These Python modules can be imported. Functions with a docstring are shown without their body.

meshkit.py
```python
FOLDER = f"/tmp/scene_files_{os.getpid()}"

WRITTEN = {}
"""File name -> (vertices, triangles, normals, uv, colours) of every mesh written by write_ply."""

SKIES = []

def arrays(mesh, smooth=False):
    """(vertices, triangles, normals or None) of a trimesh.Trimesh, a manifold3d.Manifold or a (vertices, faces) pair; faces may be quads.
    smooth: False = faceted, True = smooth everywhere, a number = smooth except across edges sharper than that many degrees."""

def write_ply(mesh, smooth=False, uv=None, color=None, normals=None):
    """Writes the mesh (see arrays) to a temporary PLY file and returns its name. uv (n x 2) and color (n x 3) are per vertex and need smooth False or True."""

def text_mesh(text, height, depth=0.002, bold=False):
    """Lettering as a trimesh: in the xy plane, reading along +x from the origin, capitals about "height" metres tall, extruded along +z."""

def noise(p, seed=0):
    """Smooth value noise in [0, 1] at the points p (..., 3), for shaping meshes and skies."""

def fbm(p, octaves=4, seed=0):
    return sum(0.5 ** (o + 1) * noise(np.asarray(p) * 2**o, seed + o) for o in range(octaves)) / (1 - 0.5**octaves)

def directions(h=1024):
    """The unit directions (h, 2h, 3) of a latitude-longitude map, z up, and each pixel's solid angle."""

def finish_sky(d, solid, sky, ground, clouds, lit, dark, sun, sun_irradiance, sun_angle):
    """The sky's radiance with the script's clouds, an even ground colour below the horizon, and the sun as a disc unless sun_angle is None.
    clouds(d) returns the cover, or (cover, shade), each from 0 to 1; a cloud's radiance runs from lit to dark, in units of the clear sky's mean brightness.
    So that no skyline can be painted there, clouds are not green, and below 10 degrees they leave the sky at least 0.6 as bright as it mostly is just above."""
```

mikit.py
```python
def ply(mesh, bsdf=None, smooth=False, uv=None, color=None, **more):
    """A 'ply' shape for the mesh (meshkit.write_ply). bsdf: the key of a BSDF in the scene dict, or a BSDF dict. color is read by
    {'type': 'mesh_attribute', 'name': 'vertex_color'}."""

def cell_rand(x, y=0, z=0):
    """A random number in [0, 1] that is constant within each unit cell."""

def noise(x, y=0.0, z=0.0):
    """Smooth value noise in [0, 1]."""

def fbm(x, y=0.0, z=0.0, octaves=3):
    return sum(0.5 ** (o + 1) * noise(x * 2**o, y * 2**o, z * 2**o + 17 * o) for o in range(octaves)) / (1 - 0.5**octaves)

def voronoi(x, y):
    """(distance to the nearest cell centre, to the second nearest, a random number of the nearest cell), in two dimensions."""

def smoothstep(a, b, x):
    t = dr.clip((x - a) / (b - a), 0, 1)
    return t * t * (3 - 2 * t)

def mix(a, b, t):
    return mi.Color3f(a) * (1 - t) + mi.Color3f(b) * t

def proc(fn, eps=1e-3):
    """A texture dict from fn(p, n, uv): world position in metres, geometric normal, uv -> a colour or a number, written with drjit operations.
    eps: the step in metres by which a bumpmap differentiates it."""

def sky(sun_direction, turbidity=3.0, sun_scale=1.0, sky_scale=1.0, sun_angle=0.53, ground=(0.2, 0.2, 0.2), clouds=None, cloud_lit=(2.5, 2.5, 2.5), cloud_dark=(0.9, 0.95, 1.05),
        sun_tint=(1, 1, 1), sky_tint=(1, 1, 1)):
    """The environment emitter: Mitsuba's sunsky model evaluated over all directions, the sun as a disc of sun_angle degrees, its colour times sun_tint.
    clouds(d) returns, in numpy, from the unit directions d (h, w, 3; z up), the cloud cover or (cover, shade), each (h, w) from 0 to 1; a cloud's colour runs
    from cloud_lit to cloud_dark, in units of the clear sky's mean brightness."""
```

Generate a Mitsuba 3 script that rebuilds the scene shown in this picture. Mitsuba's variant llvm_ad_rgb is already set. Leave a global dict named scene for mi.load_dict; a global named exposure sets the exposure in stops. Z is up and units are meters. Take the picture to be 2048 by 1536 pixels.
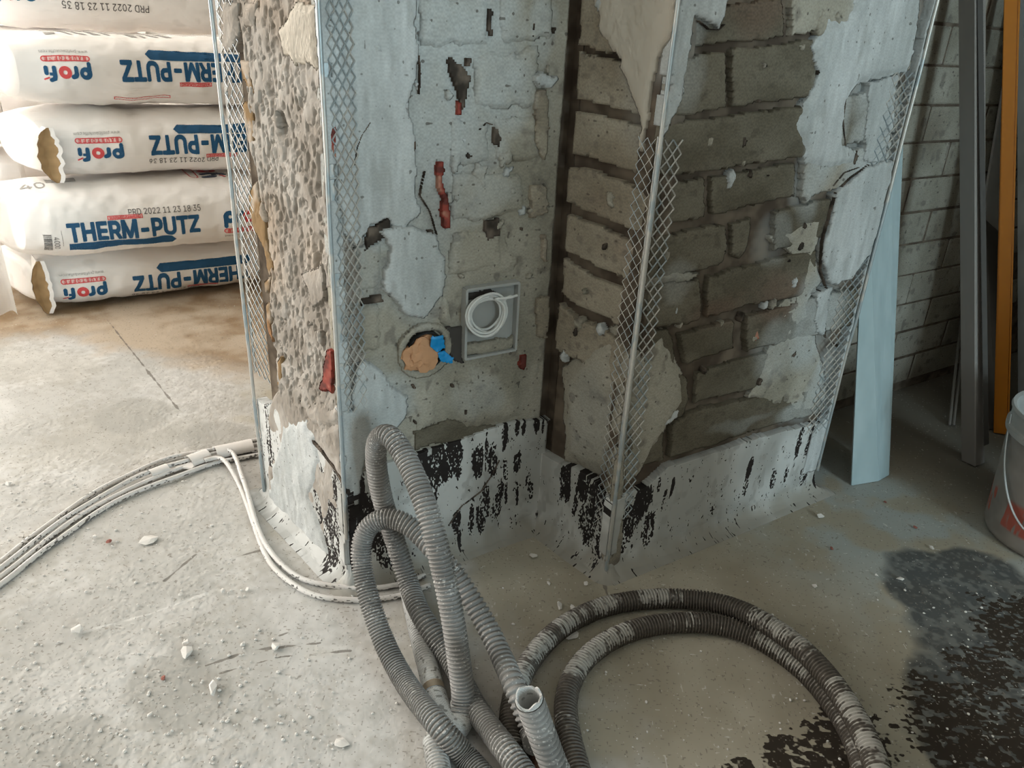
import math, random
import numpy as np
import trimesh
from scipy import ndimage
from scipy.interpolate import CubicSpline
from scipy.spatial import ConvexHull
import shapely
from shapely.geometry import Polygon, Point, LineString, box as sbox
from shapely import affinity
import drjit as dr
import mitsuba as mi
import mikit, meshkit

T = mi.ScalarTransform4f
rng = np.random.default_rng(7)
scene, labels = {}, {}
V = lambda *a: np.array(a, float)

# ------------------------------------------------------------------ camera
FOCAL, CAM_Z = 1510.0, 0.93
_n = V(850 - 1024, 4000 - 768, FOCAL); _n /= np.linalg.norm(_n)
_Y = V(0, 0, 1) + _n[2] * -_n; _Y /= np.linalg.norm(_Y)
ROT = np.array([np.cross(_Y, -_n), _Y, -_n])            # rows: the world's axes seen from the camera (x right, y down, z ahead)
EYE = V(0, 0, CAM_Z)
scene['camera'] = {'type': 'perspective', 'fov': math.degrees(2 * math.atan(1024 / FOCAL)), 'fov_axis': 'x', 'near_clip': 0.02, 'far_clip': 60.0,
                   'to_world': T().look_at(origin=EYE.tolist(), target=(EYE + ROT @ V(0, 0, 1)).tolist(), up=(ROT @ V(0, -1, 0)).tolist())}
exposure = 0.3

# the plan: e runs along the masonry wall, n points from it into the near room
ANG = math.radians(33.2)
E2, N2 = V(math.cos(ANG), math.sin(ANG)), V(math.sin(ANG), -math.cos(ANG))
def EN(e, n, z=0.0):
    p = e * E2 + n * N2
    return V(p[0], p[1], z)
EV, NV, UP = V(*E2, 0), V(*N2, 0), V(0, 0, 1)

# ------------------------------------------------------------------ light: daylight through three windows (the panes glow, they are out of the frame)
WINDOWS = [  # name, centre, axis along, width, height, facing, radiance
    ('window_1', EN(-0.75, -5.5, 1.45), EV, 3.0, 1.9, NV, (13.0, 12.7, 12.2)),
    ('window_2', EN(-3.0, -3.2, 1.5), NV, 2.2, 1.9, EV, (11.5, 11.0, 10.3)),
    ('window_3', EN(0.75, 4.2, 1.5), EV, 0.9, 1.2, -NV, (24.5, 32.0, 35.0)),
]

# ------------------------------------------------------------------ helpers
def ray(x, y):
    d = ROT @ V(x - 1024, y - 768, FOCAL)
    return d / np.linalg.norm(d)
def floor_at(x, y, z=0.0):
    d = ray(x, y)
    return EYE + d * (z - CAM_Z) / d[2]
def depth_at(x, y, depth):
    return EYE + ROT @ V((x - 1024) / FOCAL, (y - 768) / FOCAL, 1) * depth
def plane_at(x, y, p, n):
    d = ray(x, y)
    return EYE + d * ((p - EYE) @ n / (d @ n))

taken = {}
def key_for(name, parent=None):
    base = f'{parent}__{name}' if parent else name
    k = taken.get(base, -1) + 1
    taken[base] = k
    return base if k == 0 else f'{base}_{k:03d}'
def obj(name, mesh, mat, parent=None, smooth=False, uv=None, **more):
    k = key_for(name, parent)
    scene[k] = mikit.ply(mesh, mat, smooth=smooth, uv=uv, **more)
    return k
def tag(k, label, cat, group=None, kind=None):
    labels[k] = {'label': label}
    if cat: labels[k]['category'] = cat
    if group: labels[k]['group'] = group
    if kind: labels[k]['kind'] = kind
    return k
def thing(name, label, cat, group=None):
    return tag(key_for(name), label, cat, group)
def part_label(k, label): labels[k] = {'label': label}; return k
def struct(k, label=None):
    labels[k] = {'kind': 'structure'}
    if label: labels[k]['label'] = label
    return k

def box(c, ax, ay, az, sx, sy, sz, bevel=0.0):
    """A box centred at c, with half axes; bevel rounds its edges."""
    if bevel > 0:
        m = trimesh.convex.convex_hull(np.array([[x * (sx - (bevel if a != 0 else 0)), y * (sy - (bevel if a != 1 else 0)), z * (sz - (bevel if a != 2 else 0))]
                                                 for x in (-1, 1) for y in (-1, 1) for z in (-1, 1) for a in range(3)]))
    else:
        m = trimesh.creation.box((2 * sx, 2 * sy, 2 * sz))
    R = np.array([ax, ay, az])
    m.vertices = m.vertices @ R + c
    return m
def bar(p, q, side, w, t, bevel=0.0015):
    """A straight rectangular bar from p to q; side: the direction of its width w; t its thickness."""
    p, q = np.asarray(p, float), np.asarray(q, float)
    a = q - p; L = np.linalg.norm(a); a /= L
    s = side - (side @ a) * a; s /= np.linalg.norm(s)
    return box((p + q) / 2, s, np.cross(a, s), a, w / 2, t / 2, L / 2, bevel)
def spline(pts, step):
    """Points every `step` metres along a smooth curve through pts."""
    pts = np.asarray(pts, float)
    u = np.concatenate([[0], np.cumsum(np.linalg.norm(np.diff(pts, axis=0), axis=1) ** 0.6)])
    cs = CubicSpline(u, pts, bc_type='natural')
    f = cs(np.linspace(0, u[-1], 1500))
    s = np.concatenate([[0], np.cumsum(np.linalg.norm(np.diff(f, axis=0), axis=1))])
    k = np.linspace(0, s[-1], max(4, int(s[-1] / step)))
    return np.stack([np.interp(k, s, f[:, i]) for i in range(3)], 1), k
def frames(c):
    t = np.gradient(c, axis=0); t /= np.linalg.norm(t, axis=1, keepdims=True)
    a = np.cross(t[0], UP if abs(t[0][2]) < 0.9 else V(1, 0, 0)); a /= np.linalg.norm(a)
    A = []
    for ti in t:
        a = a - (a @ ti) * ti; a /= np.linalg.norm(a); A.append(a)
    A = np.array(A)
    return t, A, np.cross(t, A)
def tube(c, r, sides=16, cap=True, uvlen=None):
    t, a, b = frames(c)
    n = len(c); r = np.broadcast_to(r, (n,))
    th = np.arange(sides) / sides * 2 * np.pi
    v = c[:, None] + r[:, None, None] * (np.cos(th)[None, :, None] * a[:, None] + np.sin(th)[None, :, None] * b[:, None])
    v = v.reshape(-1, 3)
    i, j = np.meshgrid(np.arange(n - 1), np.arange(sides), indexing='ij')
    q = np.stack([i * sides + j, i * sides + (j + 1) % sides, (i + 1) * sides + (j + 1) % sides, (i + 1) * sides + j], -1).reshape(-1, 4)
    f = np.vstack([q[:, [0, 1, 2]], q[:, [0, 2, 3]]])
    if cap:
        v = np.vstack([v, c[:1], c[-1:]])
        jj = np.arange(sides)
        f = np.vstack([f, np.stack([(jj + 1) % sides, jj, jj * 0 + n * sides], 1), np.stack([(n - 1) * sides + jj, (n - 1) * sides + (jj + 1) % sides, jj * 0 + n * sides + 1], 1)])
    return trimesh.Trimesh(v, f, process=False)
def cat(ms): return trimesh.util.concatenate(ms)

# ------------------------------------------------------------------ materials
def P(color, rough=0.8, spec=0.3, **kw):
    return {'type': 'twosided', 'b': {'type': 'principled', 'base_color': color if isinstance(color, dict) else {'type': 'rgb', 'value': list(color)}, 'roughness': rough, 'specular': spec, **kw}}
def bumped(inner, fn, eps, scale=1.0):
    b = inner['b']
    return {'type': 'twosided', 'b': {'type': 'bumpmap', 'arbitrary': mikit.proc(fn, eps), 'scale': scale, 'inner': b}}
nz, fbm, sst, mix = mikit.noise, mikit.fbm, mikit.smoothstep, mikit.mix

def c_coat(p, n, uv):                                   # coarse scratch coat of the reveal
    a = fbm(p.x * 22, p.y * 22, p.z * 14, 3)
    b = nz(p.x * 160, p.y * 160, p.z * 90)
    c = fbm(p.x * 7 + 9, p.y * 7, p.z * 5, 2)
    col = mix((0.24, 0.215, 0.188), (0.34, 0.318, 0.29), sst(0.3, 0.7, a))
    col = mix(col, (0.36, 0.265, 0.185), sst(0.58, 0.78, c) * 0.45)
    return mix(col, (0.27, 0.235, 0.20), sst(0.62, 0.8, b) * 0.5)
def c_plaster(p, n, uv):                                # pale smooth patches of fresh plaster
    a = fbm(p.x * 9, p.y * 9, p.z * 3.5, 3)
    b = fbm(p.x * 60, p.y * 60, p.z * 18, 2)
    col = mix((0.335, 0.355, 0.352), (0.45, 0.47, 0.472), sst(0.25, 0.75, a))
    st = fbm(p.x * 120, p.y * 120, p.z * 16, 2); k = nz(p.x * 170, p.y * 170, p.z * 120); g = nz(p.x * 420, p.y * 420, p.z * 420)
    col = mix(col, (0.27, 0.28, 0.27), sst(0.55, 0.8, b) * 0.5) * (0.82 + 0.36 * st)
    col = col * (0.9 + 0.2 * g)
    return mix(col, (0.09, 0.085, 0.075), sst(0.86, 0.93, k) * 0.7)
FILM = []                                               # (face number, s, z, half width, half height, strength): a pale cement film over bricks and slurry
def film(uv):
    f = dr.floor(uv.x / 10); s = uv.x - f * 10; z = uv.y
    w, h = s + 0.05 * (fbm(s * 17, z * 13, f, 3) - 0.5), z + 0.05 * (fbm(s * 13 + 5, z * 17, f, 3) - 0.5)
    m = mi.Float(0)
    for (g, s0, z0, a, b, k) in FILM:
        d = dr.square((w - s0) / a) + dr.square((h - z0) / b)
        m = dr.maximum(m, dr.select(dr.abs(f - g) < 0.5, k * (1 - sst(0.15, 1.25, d)), 0))
    return dr.clip(m * (0.75 + 0.5 * fbm(s * 40, z * 30, f, 2)), 0, 1)
FILMCOL = (0.365, 0.385, 0.38)
def c_mortar(p, n, uv):                                 # cement slurry over old masonry
    a = fbm(p.x * 11, p.y * 11, p.z * 7, 3)
    b = fbm(p.x * 55, p.y * 55, p.z * 40, 2)
    c = fbm(p.x * 5 + 3, p.y * 5, p.z * 4 + 5, 2)
    col = mix((0.22, 0.205, 0.165), (0.345, 0.325, 0.275), sst(0.2, 0.8, a))
    col = mix(col, (0.15, 0.12, 0.09), sst(0.55, 0.8, c) * 0.5)
    k = nz(p.x * 150, p.y * 150, p.z * 130); g = nz(p.x * 380, p.y * 380, p.z * 380)
    col = mix(mix(col, (0.12, 0.105, 0.09), sst(0.60, 0.8, b) * 0.6), FILMCOL, film(uv)) * (0.84 + 0.32 * g)
    return mix(col, (0.07, 0.06, 0.05), sst(0.84, 0.92, k) * 0.75)
def c_joint(p, n, uv):                                  # bare dark bed joints
    a = fbm(p.x * 30, p.y * 30, p.z * 30, 3)
    return mix(mix((0.075, 0.058, 0.045), (0.16, 0.13, 0.10), sst(0.3, 0.75, a)), FILMCOL, film(uv) * 0.75)
def c_brick(p, n, uv):                                  # bricks under a grey brown cement film
    a = fbm(p.x * 8, p.y * 8, p.z * 11, 3)
    b = fbm(p.x * 70, p.y * 70, p.z * 70, 2)
    col = mix((0.20, 0.172, 0.13), (0.31, 0.28, 0.225), sst(0.2, 0.8, a))
    col = mix(col, (0.20, 0.135, 0.105), sst(0.6, 0.8, fbm(p.x * 6 + 7, p.y * 6, p.z * 8, 2)) * 0.45)
    k = nz(p.x * 140, p.y * 140, p.z * 140); g = nz(p.x * 400, p.y * 400, p.z * 400)
    col = mix(mix(col, (0.13, 0.11, 0.09), sst(0.58, 0.8, b) * 0.5), FILMCOL, film(uv) * 0.9) * (0.82 + 0.36 * g)
    return mix(col, (0.07, 0.055, 0.045), sst(0.86, 0.93, k) * 0.7)
def c_brick_dark(p, n, uv):                             # the same in darker tones
    a = fbm(p.x * 10, p.y * 10, p.z * 13, 3); b = fbm(p.x * 70, p.y * 70, p.z * 70, 2)
    col = mix((0.085, 0.074, 0.053), (0.145, 0.13, 0.10), sst(0.2, 0.8, a))
    col = mix(col, (0.14, 0.09, 0.068), sst(0.58, 0.8, fbm(p.x * 6 + 7, p.y * 6, p.z * 8, 2)) * 0.5)
    g = nz(p.x * 400, p.y * 400, p.z * 400)
    return mix(mix(col, (0.07, 0.06, 0.045), sst(0.58, 0.8, b) * 0.5), FILMCOL, film(uv) * 0.9) * (0.80 + 0.4 * g)
def c_hole(p, n, uv):
    return mix((0.035, 0.029, 0.024), (0.13, 0.105, 0.085), sst(0.35, 0.75, fbm(p.x * 60, p.y * 60, p.z * 40, 3)))
def c_red(p, n, uv):
    a = fbm(p.x * 45, p.y * 45, p.z * 45, 3)
    return mix(mix((0.09, 0.02, 0.015), (0.22, 0.04, 0.028), sst(0.35, 0.55, a)), (0.34, 0.17, 0.12), sst(0.55, 0.75, a))
def c_clay(p, n, uv):                                   # crumbling ochre brick edge
    a = fbm(p.x * 40, p.y * 40, p.z * 25, 3)
    b = fbm(p.x * 5, p.y * 5, p.z * 4 + 2, 2)
    return mix(mix((0.20, 0.13, 0.065), (0.30, 0.135, 0.07), sst(0.45, 0.6, b)), (0.34, 0.285, 0.23), sst(0.40, 0.65, a))
TAR = []                                                # (face number, s, z, half width, half height, strength): where the black membrane shows through
def c_strip(p, n, uv):                                  # bitumen membrane smeared with grey cement; uv.x = face number * 10 + s, uv.y = height
    f = dr.floor(uv.x / 10); s = uv.x - f * 10; z = uv.y
    m = mi.Float(0)
    w = s + 0.012 * (nz(s * 60, z * 25, f) - 0.5)
    for (g, s0, z0, a, b, k) in TAR:
        d = dr.square((w - s0) / a) + dr.square((z - z0) / b)
        m = dr.maximum(m, dr.select(dr.abs(f - g) < 0.5, k * (1 - sst(0.35, 1.15, d)), 0))
    streak = 0.5 + 1.9 * (0.45 * fbm(s * 200, z * 45, f * 7, 2) + 0.55 * nz(s * 430, z * 260, f) - 0.5)
    bare = sst(0.0, 0.08, m * 0.95 - streak)
    cem = mix((0.36, 0.365, 0.35), (0.50, 0.51, 0.50), sst(0.35, 0.65, fbm(s * 14, z * 7, f * 3, 2)))
    cem = mix(cem, (0.27, 0.27, 0.255), sst(0.6, 0.8, fbm(s * 60, z * 40, f, 2)) * 0.5)
    foot = (1 - sst(0.0, 0.05, z + 0.03 * (nz(s * 45, z * 30, f) - 0.5))) * sst(0.5, 0.6, f)
    cem = mix(cem, (0.265, 0.25, 0.215), foot * 0.85)
    return mix(cem, (0.016, 0.013, 0.012), bare)
WET = [(*(floor_at(x, y)[:2]), r) for x, y, r in ((1960, 1200, .17), (2050, 1290, .20), (1990, 1300, .13), (2030, 1420, .16), (2080, 1500, .18), (1950, 1440, .08))]
GRIT = [(*(floor_at(x, y)[:2]), r) for x, y, r in ((1700, 1500, .13), (1880, 1400, .09), (1990, 1480, .20), (1620, 1530, .10), (1950, 1330, .10), (1480, 1535, .04), (2040, 1250, .12))]
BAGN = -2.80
WORN = [(*(floor_at(x, y)[:2]), r) for x, y, r in ((330, 1365, .075), (380, 1400, .07), (110, 1520, .09), (40, 1500, .06), (270, 830, .10), (430, 870, .09))]
LINES = [(*floor_at(*a)[:2], *floor_at(*b)[:2], w, pale) for a, b, w, pale in (((165, 1262), (300, 1225), .003, 1), ((300, 1225), (412, 1186), .003, 1), ((330, 1160), (392, 1108), .004, 0), ((412, 1330), (500, 1300), .0022, 0), ((500, 1300), (640, 1285), .0018, 0), ((440, 1345), (560, 1313), .0018, 0),
         ((560, 1313), (700, 1300), .0015, 0), ((215, 640), (262, 700), .003, 0), ((262, 700), (360, 822), .0025, 0), ((1207, 1160), (1215, 1190), .003, 0), ((462, 1115), (520, 1100), .003, 0), ((560, 1270), (600, 1256), .002, 0))]
def c_floor(p, n, uv):
    q = p.x * E2[0] + p.y * E2[1]; r = p.x * N2[0] + p.y * N2[1]
    big = fbm(p.x * 3.1, p.y * 3.1, 1, 3); mid = fbm(p.x * 13, p.y * 13, 2, 3); fine = fbm(p.x * 75, p.y * 75, 3, 2); spk = nz(p.x * 300, p.y * 300, 4)
    bare = mix((0.29, 0.262, 0.205), (0.37, 0.342, 0.278), sst(0.3, 0.7, 0.5 * big + 0.5 * mid))
    dust = mix((0.43, 0.42, 0.40), (0.52, 0.51, 0.49), sst(0.25, 0.75, 0.6 * mid + 0.4 * fine))
    t = 1 - sst(0.36, 0.62, q + 0.5 * (mid - 0.5) - 0.10 * r * 0)
    t = t * (0.75 + 0.25 * sst(0.3, 0.55, big + 0.3 * (fine - 0.5)))
    # shade in front of the bags, painted into the floor as a brown strip
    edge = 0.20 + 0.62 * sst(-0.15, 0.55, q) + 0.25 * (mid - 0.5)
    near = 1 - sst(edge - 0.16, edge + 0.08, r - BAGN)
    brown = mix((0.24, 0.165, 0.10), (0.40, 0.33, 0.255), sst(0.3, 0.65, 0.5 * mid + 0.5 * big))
    # grey worn stains in the dust
    stain = sst(0.50, 0.66, fbm(p.x * 4.5 + 4, p.y * 4.5 + 1, 7, 3))
    dust = mix(dust, (0.36, 0.35, 0.325), stain * 0.5)
    col = mix(bare, dust, t)
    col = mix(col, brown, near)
    # pale bluish dust film on the right, cut off in the painted recess shade
    film = sst(1.0, 1.35, q) * (1 - sst(1.55, 1.75, q)) * sst(0.35, 0.6, mid) * 0.5
    col = mix(col, (0.285, 0.325, 0.33), film * 1.25)
    col = mix(col, (0.10, 0.092, 0.08), sst(1.58, 1.85, q + 0.1 * (mid - 0.5)) * 0.75)  # shade over the recess floor, painted as a darker tone
    worn = 0
    for (x, y, rr) in WORN:
        worn = dr.maximum(worn, 1 - sst(rr * 0.75, rr * 1.05, dr.sqrt(dr.square(p.x - x) + dr.square(p.y - y)) + 0.05 * (mid - 0.5)))
    col = mix(col, (0.33, 0.32, 0.295), worn * 0.7)
    for (ax, ay, bx_, by, w, pale) in LINES:            # trowel ridges and cracks
        ux, uy = bx_ - ax, by - ay; l2 = ux * ux + uy * uy
        k = dr.clip(((p.x - ax) * ux + (p.y - ay) * uy) / l2, 0, 1)
        d = dr.sqrt(dr.square(p.x - ax - k * ux) + dr.square(p.y - ay - k * uy)) + 0.010 * (fbm(p.x * 40, p.y * 40, 6, 3) - 0.5)
        col = mix(col, (0.58, 0.57, 0.55) if pale else (0.13, 0.115, 0.10), (1 - sst(w * 0.4, w, d)) * 0.75)
    wet = mi.Float(0); grit = mi.Float(0)
    wob = 0.10 * (fbm(p.x * 9, p.y * 9, 9, 3) - 0.5)
    for (x, y, rr) in WET:
        d = dr.sqrt(dr.square(p.x - x) + dr.square(p.y - y)) + wob
        wet = dr.maximum(wet, 1 - sst(rr - 0.015, rr + 0.012, d))
    for (x, y, rr) in GRIT:
        d = dr.sqrt(dr.square(p.x - x) + dr.square(p.y - y)) + wob
        grit = dr.maximum(grit, 1 - sst(rr * 0.35, rr, d))
    col = mix(col, mix((0.055, 0.06, 0.062), (0.12, 0.125, 0.12), sst(0.4, 0.75, fine)), wet * 0.92)
    fl = fbm(p.x * 95, p.y * 140, 11, 2)
    col = mix(col, (0.035, 0.028, 0.022), sst(0.0, 0.08, grit * 0.62 - (1 - fl) * 0.93 + 0.03) )
    col = mix(col, (0.15, 0.13, 0.11), sst(0.84, 0.9, spk) * 0.55)
    return mix(col, (0.62, 0.61, 0.58), sst(0.91, 0.95, nz(p.x * 210 + 7, p.y * 210, 5)) * (1 - 0.5 * t) * 0.45)
def b_floor(p, n, uv):
    q = p.x * E2[0] + p.y * E2[1]
    rough = 0.35 + 0.65 * (1 - sst(0.3, 0.7, q))
    m = sst(0.45, 0.7, fbm(p.x * 5 + 2, p.y * 5, 3, 2))
    return rough * (0.0011 * nz(p.x * 150, p.y * 150, 1) * (0.2 + m) + 0.0012 * fbm(p.x * 30, p.y * 30, 2, 2) + 0.0005 * nz(p.x * 330, p.y * 330, 5))
def b_coat(p, n, uv):
    return 0.0022 * fbm(p.x * 150, p.y * 150, p.z * 85, 2) + 0.0008 * nz(p.x * 420, p.y * 420, p.z * 300)
def b_wall(p, n, uv):
    return 0.0028 * fbm(p.x * 60, p.y * 60, p.z * 35, 3) + 0.0009 * nz(p.x * 300, p.y * 300, p.z * 200)
def c_hose(p, n, uv):                                   # grey conduit, dusted; uv.x = metres along, uv.y = offset number
    a = fbm(uv.x * 26, uv.y, 0, 3); b = nz(p.x * 380, p.y * 380, p.z * 380); c = fbm(p.x * 30, p.y * 30, p.z * 30, 2)
    col = mix((0.165, 0.16, 0.153), (0.235, 0.23, 0.222), sst(0.3, 0.7, a))
    up = sst(-0.2, 0.9, n.z)
    return mix(col, (0.50, 0.49, 0.47), sst(0.66, 0.78, 0.6 * b + 0.4 * c + 0.05 * up) * 0.8)
def c_hose_dark(p, n, uv):                              # brown black hose with plaster caked in the grooves
    a = fbm(uv.x * 18 + 5, uv.y, 0, 3); b = nz(uv.x * 420, p.x * 45, p.y * 45); c = nz(p.x * 240, p.y * 240, p.z * 240)
    col = mix((0.05, 0.043, 0.036), (0.10, 0.085, 0.07), c)
    up = sst(-0.3, 0.8, n.z)
    caked = (0.30 + 0.9 * sst(0.35, 0.75, a)) * sst(-0.5, 0.6, n.z)
    return mix(col, (0.36, 0.35, 0.32), sst(0.0, 0.25, caked * 0.8 - 0.75 * b - 0.12 + 0.5 * (c - 0.5)) * 0.85)
def c_hose_pale(p, n, uv):
    a = fbm(uv.x * 20, uv.y + 2, 0, 3); b = nz(p.x * 200, p.y * 200, p.z * 200)
    return mix(mix((0.33, 0.33, 0.32), (0.52, 0.53, 0.52), sst(0.3, 0.65, a)), (0.2, 0.2, 0.19), sst(0.66, 0.8, b))
def c_cable(p, n, uv):
    a = fbm(p.x * 25, p.y * 25, p.z * 25, 2); b = nz(p.x * 260, p.y * 260, p.z * 260)
    col = mix((0.50, 0.48, 0.455), (0.66, 0.64, 0.62), a)
    return mix(col, (0.09, 0.085, 0.08), sst(0.60, 0.74, 0.6 * b + 0.4 * a + 0.12 * (0.5 - n.z)))
def c_bag(p, n, uv):
    a = fbm(p.x * 6, p.y * 6, p.z * 6, 3)
    col = mix((0.80, 0.775, 0.755), (0.86, 0.84, 0.82), a)
    return mix(col, (0.55, 0.53, 0.50), sst(0.62, 0.78, fbm(p.x * 16, p.y * 16, p.z * 16, 3)) * 0.35)
def c_kraft(p, n, uv):
    return mix((0.26, 0.165, 0.08), (0.46, 0.31, 0.165), fbm(p.x * 40, p.y * 40, p.z * 40, 2))
def c_metal(p, n, uv):
    a = fbm(p.x * 60, p.y * 60, p.z * 12, 3)
    return mix((0.42, 0.46, 0.48), (0.60, 0.64, 0.66), a)
def c_bead(p, n, uv):                                   # galvanised bead with dried plaster on it
    a = fbm(p.x * 40, p.y * 40, p.z * 10, 3); b = nz(p.x * 200, p.y * 200, p.z * 70)
    return mix((0.34, 0.39, 0.41), (0.50, 0.49, 0.46), sst(0.42, 0.56, 0.7 * a + 0.3 * b))
def c_board(p, n, uv):
    a = fbm(p.x * 30, p.y * 30, p.z * 7, 3)
    return mix((0.29, 0.38, 0.40), (0.40, 0.49, 0.51), a)
def c_dark(p, n, uv):
    a = fbm(p.x * 9, p.y * 9, p.z * 4, 3)
    return mix((0.10, 0.09, 0.08), (0.20, 0.185, 0.17), a)
def c_bucket(p, n, uv):                                 # dirty plastic with a worn red print; uv = (angle, height share)
    a = fbm(p.x * 30, p.y * 30, p.z * 30, 3)
    s = fbm(uv.x * 90, uv.y * 5, 0, 2)
    col = mix((0.16, 0.145, 0.13), (0.27, 0.255, 0.235), a)
    band = sst(0.16, 0.20, uv.y) * (1 - sst(0.42, 0.48, uv.y))
    return mix(col, (0.33, 0.085, 0.06), band * sst(0.40, 0.56, s))
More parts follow.
